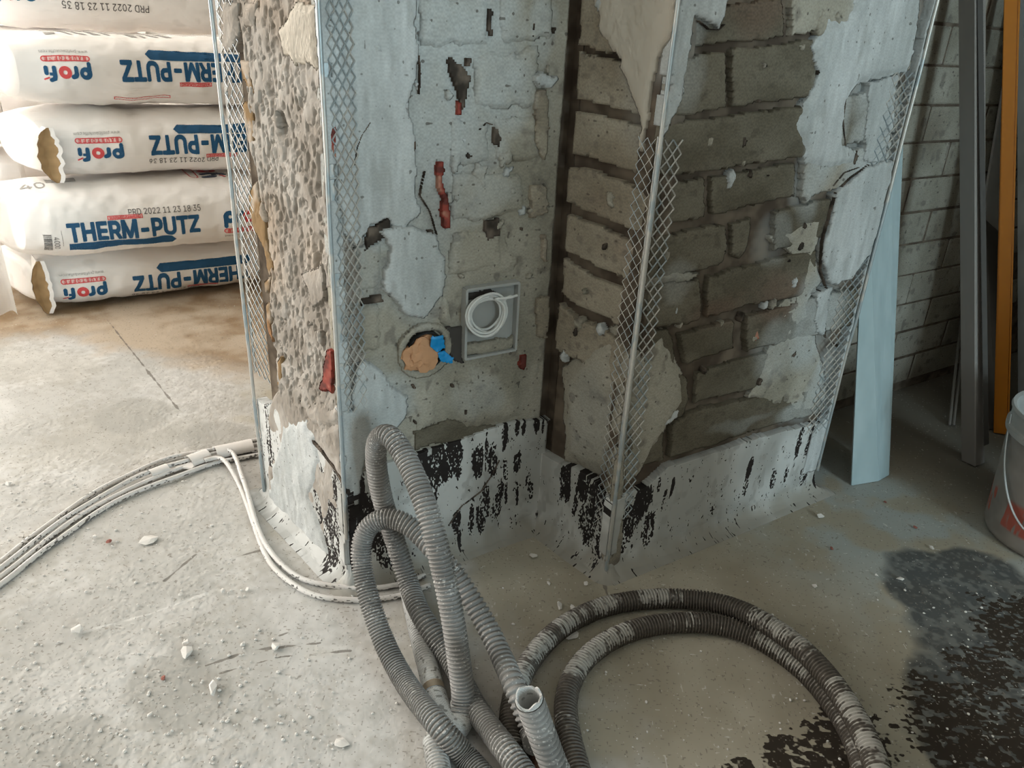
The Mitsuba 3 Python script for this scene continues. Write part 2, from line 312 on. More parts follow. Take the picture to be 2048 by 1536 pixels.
for k, v in {
    'm_coat': bumped(P(mikit.proc(c_coat), 0.95, 0.15), b_coat, 8e-4, 1.0),
    'm_render': bumped(P((0.40, 0.365, 0.31), 0.85, 0.2), b_wall, 1e-3, 1.5),
    'm_plaster': bumped(P(mikit.proc(c_plaster), 0.75, 0.25), b_wall, 1e-3, 0.7),
    'm_mortar': bumped(P(mikit.proc(c_mortar), 0.85, 0.2), b_wall, 1e-3, 1.3),
    'm_joint': P(mikit.proc(c_joint), 0.95, 0.1),
    'm_brick_dark': bumped(P(mikit.proc(c_brick_dark), 0.85, 0.2), b_wall, 1e-3, 1.2),
    'm_brick': bumped(P(mikit.proc(c_brick), 0.85, 0.2), b_wall, 1e-3, 1.2),
    'm_red': P(mikit.proc(c_red), 0.7, 0.3),
    'm_clay': bumped(P(mikit.proc(c_clay), 0.9, 0.15), b_coat, 8e-4, 1.0),
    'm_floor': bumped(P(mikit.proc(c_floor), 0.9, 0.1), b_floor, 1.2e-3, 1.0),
    'm_hose': P(mikit.proc(c_hose), 0.55, 0.4),
    'm_hose_dark': P(mikit.proc(c_hose_dark), 0.6, 0.4),
    'm_hose_pale': P(mikit.proc(c_hose_pale), 0.6, 0.4),
    'm_cable': P(mikit.proc(c_cable), 0.6, 0.4),
    'm_bag': P(mikit.proc(c_bag), 0.6, 0.35),
    'm_kraft': P(mikit.proc(c_kraft), 0.8, 0.2),
    'm_bead': P(mikit.proc(c_bead), 0.42, 0.5, metallic=0.45),
    'm_metal': P(mikit.proc(c_metal), 0.4, 0.5, metallic=0.6),
    'm_board': P(mikit.proc(c_board), 0.6, 0.4),
    'm_recess': bumped(P((0.36, 0.365, 0.355), 0.9, 0.15), b_wall, 1e-3, 1.2),
    'm_dark': P(mikit.proc(c_dark), 0.9, 0.15),
    'm_bucket': P(mikit.proc(c_bucket), 0.55, 0.4),
    'm_print_blue': P((0.015, 0.085, 0.19), 0.5), 'm_print_red': P((0.62, 0.08, 0.085), 0.5), 'm_print_pink': P((0.74, 0.50, 0.48), 0.5),
    'm_print_black': P((0.09, 0.085, 0.085), 0.6), 'm_print_grey': P((0.33, 0.315, 0.30), 0.6), 'm_print_navy': P((0.07, 0.09, 0.135), 0.5),
    'm_chip': P((0.60, 0.58, 0.55), 0.9), 'm_chip_red': P((0.25, 0.10, 0.08), 0.9), 'm_orange': P((0.50, 0.17, 0.012), 0.4, 0.5),
    'm_grey': P((0.30, 0.30, 0.30), 0.7), 'm_black': P((0.012, 0.012, 0.012), 0.6), 'm_white': P((0.70, 0.70, 0.68), 0.7),
    'm_profile': P((0.235, 0.22, 0.205), 0.6, 0.4, metallic=0.1), 'm_profile_shade': P((0.075, 0.07, 0.065), 0.7),
    'm_tape': P((0.62, 0.595, 0.57), 0.8), 'm_tape_brown': P((0.24, 0.20, 0.15), 0.8), 'm_blue': P((0.0, 0.19, 0.45), 0.45, 0.5), 'm_paper': P((0.42, 0.225, 0.12), 0.7),
    'm_wire': P((0.56, 0.575, 0.56), 0.6), 'm_boxgrey': P((0.30, 0.31, 0.30), 0.7), 'm_rust': P((0.16, 0.085, 0.06), 0.7), 'm_strip': None,
    'm_room': P((0.55, 0.54, 0.52), 0.9), 'm_shell': P((0.55, 0.52, 0.475), 0.9), 'm_ceiling': P((0.55, 0.535, 0.505), 0.9), 'm_skin': P((0.5, 0.33, 0.25), 0.6), 'm_cloth': P((0.05, 0.055, 0.07), 0.9), 'm_hair': P((0.04, 0.03, 0.02), 0.8),
    'm_sheet': {'type': 'principledthin', 'base_color': {'type': 'rgb', 'value': [0.8, 0.8, 0.78]}, 'roughness': 0.4, 'spec_trans': 0.55, 'diff_trans': 0.9},
    'm_hole': P(mikit.proc(c_hole), 0.95, 0.1),
    'm_black_speckle': P((0.05, 0.045, 0.04), 0.9),
}.items():
    if v: scene[k] = v

# ------------------------------------------------------------------ the masonry wall: four faces between five corners
CORNER = [floor_at(x, y)[:2] for x, y in ((529, 998), (699, 1175), (1072, 1052), (1211, 1150), (1622, 985))]
class Face:
    def __init__(s, k, a, b):
        s.k, s.o = k, V(*a, 0); d = b - a; s.L = np.linalg.norm(d); s.d = V(*(d / s.L), 0); s.n = V(s.d[1], -s.d[0], 0)
    def at(s, u, z, h=0.0):
        u, z, h = np.broadcast_arrays(np.asarray(u, float), z, h)
        return s.o + u[..., None] * s.d + z[..., None] * UP + h[..., None] * s.n
    def px(s, x, y, h=0.0):
        """(s, z) of the point of the face that stands at pixel x, y of the photograph."""
        q = plane_at(x, y, s.o + h * s.n, s.n)
        return float((q - s.o) @ s.d), float(q[2])
    def poly(s, pts, h=0.0): return Polygon([s.px(x, y, h) for x, y in pts]).buffer(0).intersection(sbox(0.003, -0.05, s.L - 0.003, 2))
FA, FB, FC, FD = (Face(k, CORNER[k], CORNER[k + 1]) for k in range(4))
ZTOP = 1.22

def sheet(face, poly, res, level, thick=0.0, edge=0.006, wob=0.004, rough=0.0015, seed=0, back=0.02, fn=None, freq=28, smooth=40, soft=False):
    """A lump or coat on a face: inside the polygon (its outline roughened by wob) it stands at `level`, rising by `thick` within `edge` of its outline."""
    x0, z0, x1, z1 = poly.buffer(wob + res).bounds
    ns, nzr = int((x1 - x0) / res) + 2, int((z1 - z0) / res) + 2
    S, Z = np.meshgrid(x0 + np.arange(ns) * res, z0 + np.arange(nzr) * res, indexing='ij')
    q = np.stack([S * 45, Z * 45, np.full_like(S, seed * 3.7)], -1)
    dx, dz = (meshkit.fbm(q, 3, seed + 11) - 0.5) * 2 * wob, (meshkit.fbm(q, 3, seed + 12) - 0.5) * 2 * wob
    ins = shapely.contains_xy(poly, S + dx, Z + dz)
    if not ins.any(): return None
    dist = ndimage.distance_transform_edt(np.pad(ins, 1))[1:-1, 1:-1] * res
    p = np.stack([S * freq, Z * freq, np.full_like(S, face.k * 5.1 + seed)], -1)
    t = np.clip(dist / edge, 0, 1)
    H = level + thick * (t * t * (3 - 2 * t) if soft else np.sqrt(1 - (1 - t) ** 2)) + (meshkit.fbm(p, 4, 3) - 0.5) * 2 * rough
    if fn is not None: H = H + fn(S, Z, dist)
    cell = ins[:-1, :-1] & ins[1:, :-1] & ins[1:, 1:] & ins[:-1, 1:]
    if not cell.any(): return None
    idx = np.arange(ns * nzr).reshape(ns, nzr)
    q4 = np.stack([idx[:-1, :-1], idx[1:, :-1], idx[1:, 1:], idx[:-1, 1:]], -1)[cell]
    v = face.at(S, Z, H).reshape(-1, 3)
    f = np.vstack([q4[:, [0, 1, 2]], q4[:, [0, 2, 3]]])
    e = np.vstack([q4[:, [0, 1]], q4[:, [1, 2]], q4[:, [2, 3]], q4[:, [3, 0]]])           # rim edges get a skirt into the wall
    es = np.sort(e, 1); _, inv, cnt = np.unique(es[:, 0] * (ns * nzr) + es[:, 1], return_inverse=True, return_counts=True)
    rim = e[cnt[inv] == 1]
    vb = face.at(S, Z, H - back).reshape(-1, 3)
    used = np.unique(rim); m = np.full(ns * nzr, -1); m[used] = np.arange(len(used)) + len(v)
    f = np.vstack([f, np.stack([rim[:, 1], rim[:, 0], m[rim[:, 0]]], 1), np.stack([rim[:, 1], m[rim[:, 0]], m[rim[:, 1]]], 1)])
    v = np.vstack([v, vb[used]])
    uv = np.stack([S.ravel() + face.k * 10, Z.ravel()], 1); uv = np.vstack([uv, uv[used]])
    keep = np.unique(f); r = np.full(len(v), -1); r[keep] = np.arange(len(keep))
    return (v[keep], r[f], uv[keep])
def put(name, parent, m, mat, smooth=True):
    if m is None: return None
    return obj(name, (m[0], m[1]), mat, parent, smooth=smooth, uv=m[2])

W = 'wall_center'
cs_ = FB.px(915, 670)
struct(W, 'old brick wall with a splayed reveal and a corner pilaster, part plastered')
# its core: one prism, set back behind the faces; it carries on to the right behind the pilaster
def inset(k, dist):                                     # corner k moved inwards
    fs = [FA, FB, FC, FD]
    a, b = fs[max(k - 1, 0)], fs[min(k, 3)]
    if k in (0, 4): return CORNER[k] - dist * (a if k == 4 else b).n[:2]
    m = np.array([a.n[:2], b.n[:2]])
    return CORNER[k] + np.linalg.solve(m, V(-dist, -dist))
BACKN = -1.115
e4 = CORNER[4] @ E2 - 0.012; e5 = e4 - 0.30
core = [CORNER[0] - 0.03 * FA.n[:2] + 0.02 * FA.d[:2], *(inset(k, 0.03) for k in (1, 2, 3)), e4 * E2 + (CORNER[4] @ N2 - 0.03) * N2, e5 * E2 + BACKN * N2, 4.0 * E2 + BACKN * N2, 4.0 * E2 - 1.42 * N2, (CORNER[0] @ E2 + 0.06) * E2 - 1.42 * N2]
cm = trimesh.creation.extrude_polygon(Polygon(core), 2.7, engine='earcut')
obj('core', cm, 'm_joint', W)
up = trimesh.creation.extrude_polygon(Polygon([CORNER[0], CORNER[1], CORNER[2], CORNER[3], CORNER[4], e5 * E2 + BACKN * N2, 4 * E2 + BACKN * N2, 4 * E2 - 1.44 * N2, CORNER[0] @ E2 * E2 - 1.44 * N2]), 2.7 - ZTOP, engine='earcut')
up.apply_translation([0, 0, ZTOP])
obj('upper_masonry', up, 'm_mortar', W)

# A: the reveal, a coarse scratch coat with a broken left edge and pores
edge_px = [(447, 0), (470, 70), (474, 130), (484, 190), (478, 240), (487, 300), (497, 360), (489, 400), (505, 450), (520, 500), (528, 560), (521, 610), (530, 660), (538, 720), (545, 770), (530, 800), (526, 830), (525, 880), (527, 940), (529, 1000)]
edge_sz = [FA.px(*q) for q in edge_px]
polyA = Polygon([(edge_sz[0][0], ZTOP), *edge_sz, (edge_sz[-1][0], -0.02), (FA.L - 0.002, -0.02), (FA.L - 0.002, ZTOP)]).buffer(0)
def pores(S, Z, dist):
    p = np.stack([S * 150, Z * 80, S * 0 + 2], -1)
    a = meshkit.fbm(p, 2, 21); b = meshkit.fbm(np.stack([S * 17, Z * 13, S * 0 + 5], -1), 3, 22); c = meshkit.noise(np.stack([S * 34, Z * 24, S * 0 + 8], -1), 23)
    low = np.clip((Z - 0.26) / 0.05, 0, 1)
    h = -0.0042 * np.clip((a - 0.50) / 0.15, 0, 1) * low + 0.010 * (b - 0.5)
    h -= 0.006 * np.clip((c - 0.80) / 0.1, 0, 1) * low
    return h - 0.012 * np.clip(1 - dist / 0.02, 0, 1) ** 2
put('scratch_coat', W, sheet(FA, polyA, 0.0022, -0.012, 0.006, 0.02, 0.006, 0.0006, 1, 0.09, pores), 'm_coat')
clay = [[(470, 120), (492, 118), (494, 160), (500, 190), (490, 196), (478, 160)], [(476, 205), (500, 200), (503, 250), (500, 300), (488, 290), (480, 250)],
        [(488, 372), (506, 360), (512, 400), (524, 440), (530, 500), (542, 540), (530, 560), (520, 500), (498, 455), (490, 415)], [(519, 560), (536, 550), (532, 585), (522, 590)],
        [(521, 610), (533, 600), (536, 660), (540, 690), (528, 665)], [(545, 720), (556, 712), (560, 790), (548, 770)], [(596, 545), (640, 530), (645, 600), (620, 620), (608, 580)], [(640, 790), (662, 800), (664, 830), (642, 826)]]
for i, q in enumerate(clay):
    put('exposed_brick', W, sheet(FA, FA.poly(q), 0.003, -0.013 if i < 6 else -0.0085, 0.008 if i < 6 else 0.005, 0.012, 0.005, 0.003, 40 + i, 0.09), 'm_clay' if i < 6 else 'm_coat')
for i, q in enumerate([[(648, 700), (662, 700), (662, 790), (634, 780), (640, 750)], [(650, 740), (663, 735), (663, 792), (640, 785)]][:1]):
    part_label(put('exposed_brick', W, sheet(FA, FA.poly(q), 0.003, -0.006, 0.004, 0.008, 0.004, 0.001, 60 + i, 0.05), 'm_red'), 'bare red brick patch')
for i, q in enumerate([[(585, 0), (628, 0), (634, 140), (598, 135), (560, 110), (552, 60)], [(440, 0), (470, 0), (476, 60), (455, 110), (438, 100)], [(480, 0), (510, 0), (500, 60), (478, 55)]]):
    put('plaster_patch', W, sheet(FA, FA.poly(q), 0.003, -0.006, 0.006, 0.015, 0.008, 0.0025, 70 + i, 0.03, None, 28, 40, True), 'm_coat' if i else 'm_render')
for i, q in enumerate([[(560, 845), (600, 830), (622, 870), (640, 930), (620, 1000), (660, 1110), (690, 1175), (560, 1060), (527, 1000), (545, 900)], [(622, 850), (690, 840), (694, 990), (672, 960), (640, 900)], [(590, 800), (690, 815), (692, 860), (620, 860)]]):
    put('cement_patch', W, sheet(FA, FA.poly(q), 0.003, -0.009, 0.008, 0.02, 0.014, 0.003, 75 + i, 0.03, None, 28, 40, True), 'm_plaster' if i == 0 else 'm_coat')

# the base coats of B, C and D: slurry with deep bed joints
def slab(f, lvl, seed, z0=0.0): return sheet(f, sbox(0.0, z0, f.L, ZTOP), 0.0035, lvl, 0, 0.01, 0.0, 0.0035, seed, 0.03)
put('slurry_coat', W, slab(FB, -0.010, 2), 'm_mortar')
put('slurry_coat', W, slab(FC, -0.022, 3), 'm_joint')
put('slurry_coat', W, slab(FD, -0.018, 4), 'm_joint')

def brick(f, q, lvl=-0.006, seed=0, mat='m_brick', wob=0.005, rough=0.0022, soft=False):
    return put('brick', W, sheet(f, f.poly(q), 0.0032, lvl - 0.008, 0.008, 0.012, wob, rough, seed, 0.022, None, 28, 40, soft), mat)
bricksD = [
    [(1345, 20), (1575, -5), (1580, 78), (1430, 92), (1345, 108)], [(1590, -10), (1850, -60), (1845, 30), (1590, 74)],
    [(1345, 120), (1432, 103), (1457, 100), (1459, 218), (1340, 238)], [(1470, 100), (1640, 76), (1640, 196), (1471, 216)], [(1655, 72), (1840, 40), (1830, 140), (1652, 192)],
    [(1325, 250), (1585, 214), (1640, 203), (1636, 312), (1580, 320), (1428, 345), (1322, 356)], [(1650, 202), (1818, 165), (1800, 265), (1645, 308)],
    [(1322, 368), (1418, 355), (1420, 437), (1312, 462)], [(1430, 354), (1580, 329), (1600, 326), (1598, 397), (1546, 406), (1430, 437)], [(1612, 325), (1790, 282), (1778, 355), (1606, 398)],
    [(1300, 478), (1446, 450), (1458, 452), (1460, 500), (1450, 530), (1402, 545), (1298, 568)], [(1470, 447), (1512, 437), (1508, 470), (1500, 510), (1485, 522), (1470, 515)], [(1556, 424), (1770, 372), (1760, 450), (1552, 506)],
    [(1300, 575), (1330, 565), (1404, 558), (1408, 640), (1380, 652), (1352, 655), (1290, 660)], [(1420, 556), (1548, 522), (1640, 500), (1640, 590), (1500, 615), (1418, 640)],
    [(1280, 668), (1345, 660), (1357, 690), (1358, 735), (1278, 755)], [(1362, 672), (1470, 640), (1474, 648), (1473, 700), (1376, 733)], [(1496, 632), (1735, 572), (1720, 650), (1640, 672), (1494, 706)],
    [(1272, 765), (1358, 748), (1382, 755), (1386, 800), (1372, 838), (1340, 850), (1268, 850)], [(1398, 750), (1480, 722), (1640, 682), (1640, 760), (1470, 792), (1396, 810)],
    [(1262, 860), (1325, 846), (1332, 870), (1330, 925), (1255, 940)], [(1348, 850), (1388, 825), (1465, 806), (1660, 768), (1650, 828), (1530, 858), (1430, 892), (1342, 918)]]
for i, q in enumerate(bricksD):
    brick(FD, q, -0.004 + 0.006 * math.sin(i * 2.3) ** 2 - 0.004, 100 + i, 'm_brick_dark' if i not in (1, 4, 9) else 'm_mortar')
bricksC = [[(1128, -20), (1360, 20), (1340, 130), (1128, 88)], [(1130, 98), (1338, 140), (1330, 250), (1262, 230), (1142, 200)], [(1126, 216), (1262, 246), (1310, 262), (1300, 372), (1262, 352), (1178, 320), (1124, 308)],
           [(1122, 328), (1178, 340), (1262, 372), (1298, 386), (1290, 480), (1253, 462), (1178, 428), (1120, 406)], [(1120, 426), (1178, 446), (1253, 484), (1285, 500), (1278, 590), (1243, 562), (1178, 535), (1112, 500)],
           [(1112, 515), (1178, 554), (1243, 582), (1270, 600), (1262, 690), (1204, 642), (1145, 616), (1108, 590)], [(1105, 600), (1145, 636), (1200, 660), (1258, 700), (1250, 790), (1180, 740), (1103, 700)]]
for i, q in enumerate(bricksC):
    brick(FC, q, -0.006 - 0.003 * (i % 3), 140 + i)
bricksB = [[(950, 108), (1085, 95), (1090, 215), (1060, 222), (952, 222)], [(905, 236), (984, 232), (988, 326), (905, 336)], [(992, 235), (1080, 230), (1085, 325), (992, 328)],
           [(905, 350), (1048, 342), (1056, 430), (905, 450)], [(712, 492), (768, 484), (776, 582), (716, 594)], [(718, 612), (764, 604), (772, 700), (722, 710)], [(905, 465), (1010, 455), (1015, 540), (900, 560)], [(840, -5), (980, -10), (985, 95), (845, 100)], [(1000, -10), (1110, -20), (1115, 80), (1005, 92)]]
for i, q in enumerate(bricksB):
    brick(FB, q, -0.0045, 160 + i, 'm_mortar', 0.008, 0.0022, True)

# plaster and cement patches (each its own lump)
SOFT = (1, 14, 15)
patches = [  # face, outline in the photograph, level, thickness, edge, material
    (FB, [(655, -30), (838, -30), (840, 120), (822, 180), (842, 420), (812, 470), (770, 440), (742, 450), (715, 500), (690, 470), (668, 300)], -0.010, 0.008, 0.012, 'm_plaster'),
    (FB, [(812, -30), (836, -30), (834, 130), (818, 190), (832, 390), (822, 395), (808, 200), (820, 120)], -0.005, 0.006, 0.008, 'm_plaster'),
    (FB, [(752, 462), (800, 446), (872, 466), (893, 520), (890, 590), (850, 640), (808, 634), (782, 596), (764, 585), (768, 540), (780, 500)], -0.008, 0.011, 0.010, 'm_plaster'),
    (FB, [(714, 728), (748, 722), (772, 745), (786, 775), (820, 792), (815, 830), (790, 870), (730, 900), (694, 880)], -0.008, 0.010, 0.012, 'm_plaster'),
    (FB, [(905, 740), (960, 728), (1000, 715), (1044, 740), (1052, 770), (1050, 835), (1020, 855), (930, 868), (912, 850), (920, 790)], -0.012, 0.012, 0.014, 'm_mortar'),
    (FB, [(820, 800), (860, 770), (890, 790), (880, 850), (840, 880)], -0.012, 0.007, 0.01, 'm_mortar'),
    (FB, [(885, 590), (905, 598), (914, 650), (895, 662), (878, 640)], -0.012, 0.012, 0.01, 'm_mortar'),
    (FB, [(905, 470), (1015, 455), (1040, 520), (1035, 560), (930, 565), (900, 540)], -0.012, 0.0045, 0.01, 'm_mortar'),
    (FB, [(1055, 730), (1110, 700), (1110, 830), (1050, 850)], -0.013, 0.006, 0.015, 'm_mortar'),
    (FB, [(1062, 150), (1085, 140), (1118, 155), (1100, 180), (1075, 175)], -0.006, 0.012, 0.008, 'm_plaster'),
    (FC, [(1172, -30), (1362, -30), (1352, 60), (1310, 130), (1290, 260), (1284, 305), (1270, 300), (1278, 260), (1262, 215), (1235, 120), (1195, 60)], -0.014, 0.013, 0.012, 'm_render'),
    (FC, [(1110, 740), (1160, 690), (1185, 665), (1215, 650), (1246, 680), (1235, 800), (1216, 1000), (1190, 960), (1115, 930)], -0.020, 0.018, 0.02, 'm_mortar'),
    (FD, [(1352, -30), (1470, -30), (1452, 30), (1440, 60), (1392, 40), (1385, 110), (1362, 215), (1345, 250), (1322, 290), (1308, 260), (1330, 120)], -0.012, 0.014, 0.012, 'm_plaster'),
    (FD, [(1290, 560), (1330, 545), (1360, 535), (1408, 545), (1380, 565), (1300, 590)], -0.008, 0.009, 0.012, 'm_mortar'),
    (FD, [(1268, 700), (1340, 660), (1372, 740), (1385, 800), (1340, 870), (1300, 940), (1258, 990), (1225, 1010)], -0.014, 0.013, 0.015, 'm_mortar'),
    (FD, [(1590, 250), (1640, 150), (1625, 95), (1660, 30), (1700, 40), (1720, -20), (1850, -80), (1842, 60), (1820, 150), (1720, 170), (1700, 200), (1690, 290), (1720, 300), (1712, 330), (1650, 345), (1612, 330), (1605, 300)], -0.006, 0.008, 0.010, 'm_plaster'),
    (FD, [(1738, 165), (1800, 150), (1790, 250), (1770, 330), (1728, 325), (1732, 250)], -0.004, 0.003, 0.006, 'm_plaster'),
    (FD, [(1600, 440), (1660, 420), (1640, 500), (1660, 560), (1630, 600), (1640, 680), (1660, 760), (1640, 830), (1560, 850), (1500, 800), (1545, 700), (1520, 640), (1600, 590), (1610, 520), (1540, 480)], -0.010, 0.0075, 0.014, 'm_mortar'),
    (FD, [(1672, 380), (1735, 330), (1785, 320), (1775, 400), (1745, 500), (1700, 560), (1660, 572), (1640, 520), (1658, 450)], -0.008, 0.013, 0.010, 'm_plaster'),
    (FD, [(1630, 585), (1668, 572), (1655, 640), (1650, 672), (1630, 668)], -0.008, 0.010, 0.008, 'm_plaster'),
]
for i, (f, q, lvl, th, ed, mat) in enumerate(patches):
    put('plaster_patch' if mat in ('m_plaster', 'm_render', 'm_board') else 'mortar_lump', W, sheet(f, f.poly(q), 0.003, lvl, th, ed * (2.0 if mat == 'm_mortar' or i in SOFT else 1), 0.009, 0.002, 200 + i, 0.02, None, 28, 40, mat == 'm_mortar' or i in SOFT), mat)
# small holes' red brick showing through
reds = [(FB, [(876, 325), (890, 322), (893, 385), (905, 400), (900, 420), (910, 455), (890, 460), (884, 410), (878, 370)]), (FB, [(660, 250), (678, 262), (676, 320), (664, 318)]), (FB, [(1040, 715), (1058, 710), (1052, 745), (1042, 740)]),
        (FD, [(1507, 657), (1522, 655), (1524, 678), (1510, 684)]), (FB, [(912, 200), (924, 205), (924, 236), (914, 236)])]
for i, (f, q) in enumerate(reds):
    part_label(put('exposed_brick', W, sheet(f, f.poly(q), 0.0025, -0.008, 0.006, 0.008, 0.006, 0.0015, 260 + i, 0.02), 'm_red'), 'bare red brick showing through a hole')
darks = [(FB, [(897, 116), (915, 112), (935, 130), (945, 150), (940, 200), (930, 230), (915, 190), (900, 150)]), (FB, [(975, 15), (990, 20), (992, 70), (980, 78)]), (FB, [(1068, 40), (1075, 45), (1072, 75), (1064, 70)]), (FB, [(990, 255), (1010, 262), (1005, 300), (988, 290)]),
         (FB, [(738, 455), (780, 438), (782, 475), (730, 510)]), (FB, [(720, 598), (768, 590), (768, 610), (722, 612)]), (FB, [(968, 445), (1008, 432), (1004, 470), (980, 480)]),
         (FB, [(835, 868), (905, 840), (1000, 850), (1000, 870), (830, 905)]), (FC, [(1290, 880), (1298, 850), (1306, 960), (1290, 960)])]
for i, (f, q) in enumerate(darks[:8]):
    put('mortar_hole', W, sheet(f, f.poly(q), 0.003, -0.0065 if i < 7 else -0.0095, 0.002, 0.004, 0.008, 0.003, 280 + i, 0.01), 'm_hole' if i < 7 else 'm_brick_dark')
for i, q in enumerate([[(1068, 185), (1100, 180), (1105, 250), (1095, 330), (1075, 300)], [(1062, 375), (1098, 372), (1100, 430), (1060, 440)], [(1085, 470), (1100, 470), (1098, 530), (1086, 520)], [(1072, 600), (1108, 590), (1108, 690), (1080, 680)]]):
    put('exposed_brick', W, sheet(FB, FB.poly(q), 0.003, -0.009, 0.007, 0.01, 0.007, 0.003, 290 + i, 0.01), 'm_brick')

g = np.random.default_rng(21)
def blob(c, r, el):
    th = np.linspace(0, 2 * np.pi, 14)[:-1]; k = r * g.uniform(0.6, 1.25, 13)
    return Polygon(np.stack([c[0] + k * np.cos(th), c[1] + el * k * np.sin(th)], 1)).buffer(0)
for f, n_lump, n_hole in ((FB, 26, 16), (FC, 7, 6), (FD, 30, 22), (FA, 8, 0)):
    for i in range(n_lump + n_hole):
        c = (g.uniform(0.03, f.L - 0.03), g.uniform(0.27, 1.02)); r = g.uniform(0.005, 0.014) if i < n_lump else g.uniform(0.003, 0.008)
        if f is FB and (abs(c[0] - cs_[0]) < 0.075 and abs(c[1] - cs_[1]) < 0.09): continue
        pl = blob(c, r, g.uniform(0.8, 1.8)).intersection(sbox(0.004, 0, f.L - 0.004, 2))
        if i < n_lump: put('mortar_lump', W, sheet(f, pl, 0.0025, -0.007, 0.006, 0.008, 0.006, 0.002, 500 + i + 60 * f.k, 0.012, None, 40, 40, True), 'm_coat' if f is FA else ('m_mortar', 'm_plaster')[i % 3 == 0])
        else: put('mortar_hole', W, sheet(f, pl, 0.0022, -0.0035, 0.0008, 0.003, 0.004, 0.001, 560 + i + 60 * f.k, 0.012), 'm_hole')
for f, lvl, w, q in ((FB, -0.001, .0013, [(740, 245), (726, 268), (714, 300), (710, 330)]), (FB, -0.001, .0013, [(838, 110), (843, 150), (838, 190)]), (FB, -0.002, .0012, [(852, 345), (842, 392), (862, 425), (876, 470)]), (FB, -0.002, .001, [(990, 250), (975, 245), (960, 262)]),
                    (FA, -0.003, .004, [(616, 878), (640, 905), (668, 942), (689, 985)]), (FD, 0.001, .0018, [(1737, 330), (1700, 356), (1673, 385), (1660, 430), (1646, 480), (1641, 540), (1652, 572)]), (FD, -0.001, .0018, [(1694, 195), (1688, 240), (1692, 290)]),
                    (FD, 0.0, .0012, [(1655, 575), (1650, 640), (1652, 676)]), (FD, 0.0, .0012, [(1720, 335), (1690, 345), (1668, 372)]), (FB, 0.0, .0013, [(898, 1052), (925, 1012), (962, 985), (985, 950), (1000, 922)]), (FD, -0.001, .0013, [(1400, 40), (1420, 58), (1440, 60), (1452, 48)])):
    put('crack', W, sheet(f, LineString([f.px(*p) for p in q]).buffer(w), 0.0012, lvl, 0, 0.002, 0.0015, 0.0003, 600 + len(q), 0.006), 'm_hole')

# the sealing strip along the foot of the wall, with its cove
def cove(S, Z, dist):
    r = 0.034
    zz = np.clip(Z, 0, r)
    return r - np.sqrt(np.maximum(r * r - (r - zz) ** 2, 0))
def strip(f, top_px, lvl, seed, s0=None, s1=None):
    t = [f.px(x, y) for x, y in top_px]
    s0 = t[0][0] if s0 is None else s0; s1 = t[-1][0] if s1 is None else s1
    a, b = (0.05 if f.k in (0, 1) else -0.0), 0.05      # the cove runs on round the outer corners
    a = 0.05 if f.k == 0 else 0.006 if f.k in (1, 3) else 0.012; b = 0.05 if f.k == 3 else 0.006 if f.k in (0, 2) else 0.012
    pl = Polygon([(s0 - a, -0.012), (s0 - a, 0.002), (s0 - a * 0.45, 0.012), (s0 - a * 0.15, 0.028), (s0 - (a if a < .02 else 0), 0.05), (s0 - (a if a < .02 else 0), t[0][1]), *t, (s1 + (b if b < .02 else 0), t[-1][1]), (s1 + (b if b < .02 else 0), 0.05), (s1 + b * 0.15, 0.028), (s1 + b * 0.45, 0.012), (s1 + b, 0.002), (s1 + b, -0.012)]).buffer(0)
    return sheet(f, pl, 0.0028, lvl, 0.003, 0.003, 0.0022, 0.0008, seed, 0.02, cove)
for f, top, lv in ((FA, [(526, 812), (545, 800), (565, 850), (620, 880), (655, 930), (690, 985)], -0.008), (FB, [(692, 985), (740, 935), (820, 912), (908, 884), (1000, 852), (1030, 842), (1115, 838)], -0.006), (FC, [(1112, 925), (1150, 935), (1180, 955), (1208, 985)], -0.006), (FD, [(1222, 1010), (1250, 985), (1290, 975), (1335, 935), (1430, 905), (1530, 872), (1660, 842)], -0.005)):
    put('sealing_strip', W, strip(f, top, lv, 300 + f.k, 0.0, f.L), 'm_strip')
for k_, fk in ((1, 1), (3, 3)):                          # the cove turns round the two outer corners
    th, zz = np.meshgrid(np.linspace(0, 2 * np.pi, 61), np.linspace(-0.012, 0.05, 30), indexing='ij')
    zc = np.clip(zz, 0, 0.034); rr_ = 0.010 + 0.034 - np.sqrt(np.maximum(0.034 ** 2 - (0.034 - zc) ** 2, 0)) + 0.002 * (meshkit.noise(np.stack([np.cos(th) * 3, np.sin(th) * 3, zz * 60], -1), k_) - 0.5)
    ctr = CORNER[k_] - 0.008 * ((FA if k_ == 1 else FC).n + (FB if k_ == 1 else FD).n)[:2]
    vv = np.stack([ctr[0] + rr_ * np.cos(th), ctr[1] + rr_ * np.sin(th), zz], -1).reshape(-1, 3)
    ii = np.arange(th.size).reshape(th.shape); q4 = np.stack([ii[:-1, :-1], ii[1:, :-1], ii[1:, 1:], ii[:-1, 1:]], -1).reshape(-1, 4)
    obj('sealing_strip', (vv, q4), 'm_strip', W, smooth=True, uv=np.stack([(fk * 10 + (0.36 if fk == 3 else 0.395) + 0 * th).ravel(), zz.ravel()], 1))
def tar(f, x, y, a, b, k):
    s, z = f.px(x, y); TAR.append((f.k, s, z, a, b, k))
for x, y, a, b, k in ((535, 900, .016, .13, .62), (545, 960, .014, .05, .6), (660, 960, .022, .10, .66), (655, 1060, .040, .10, .72), (690, 1080, .035, .12, .95), (680, 985, .012, .06, 1.05), (705, 1140, .02, .05, .7), (640, 1010, .03, .10, .58)): tar(FA, x, y, a, b, k)
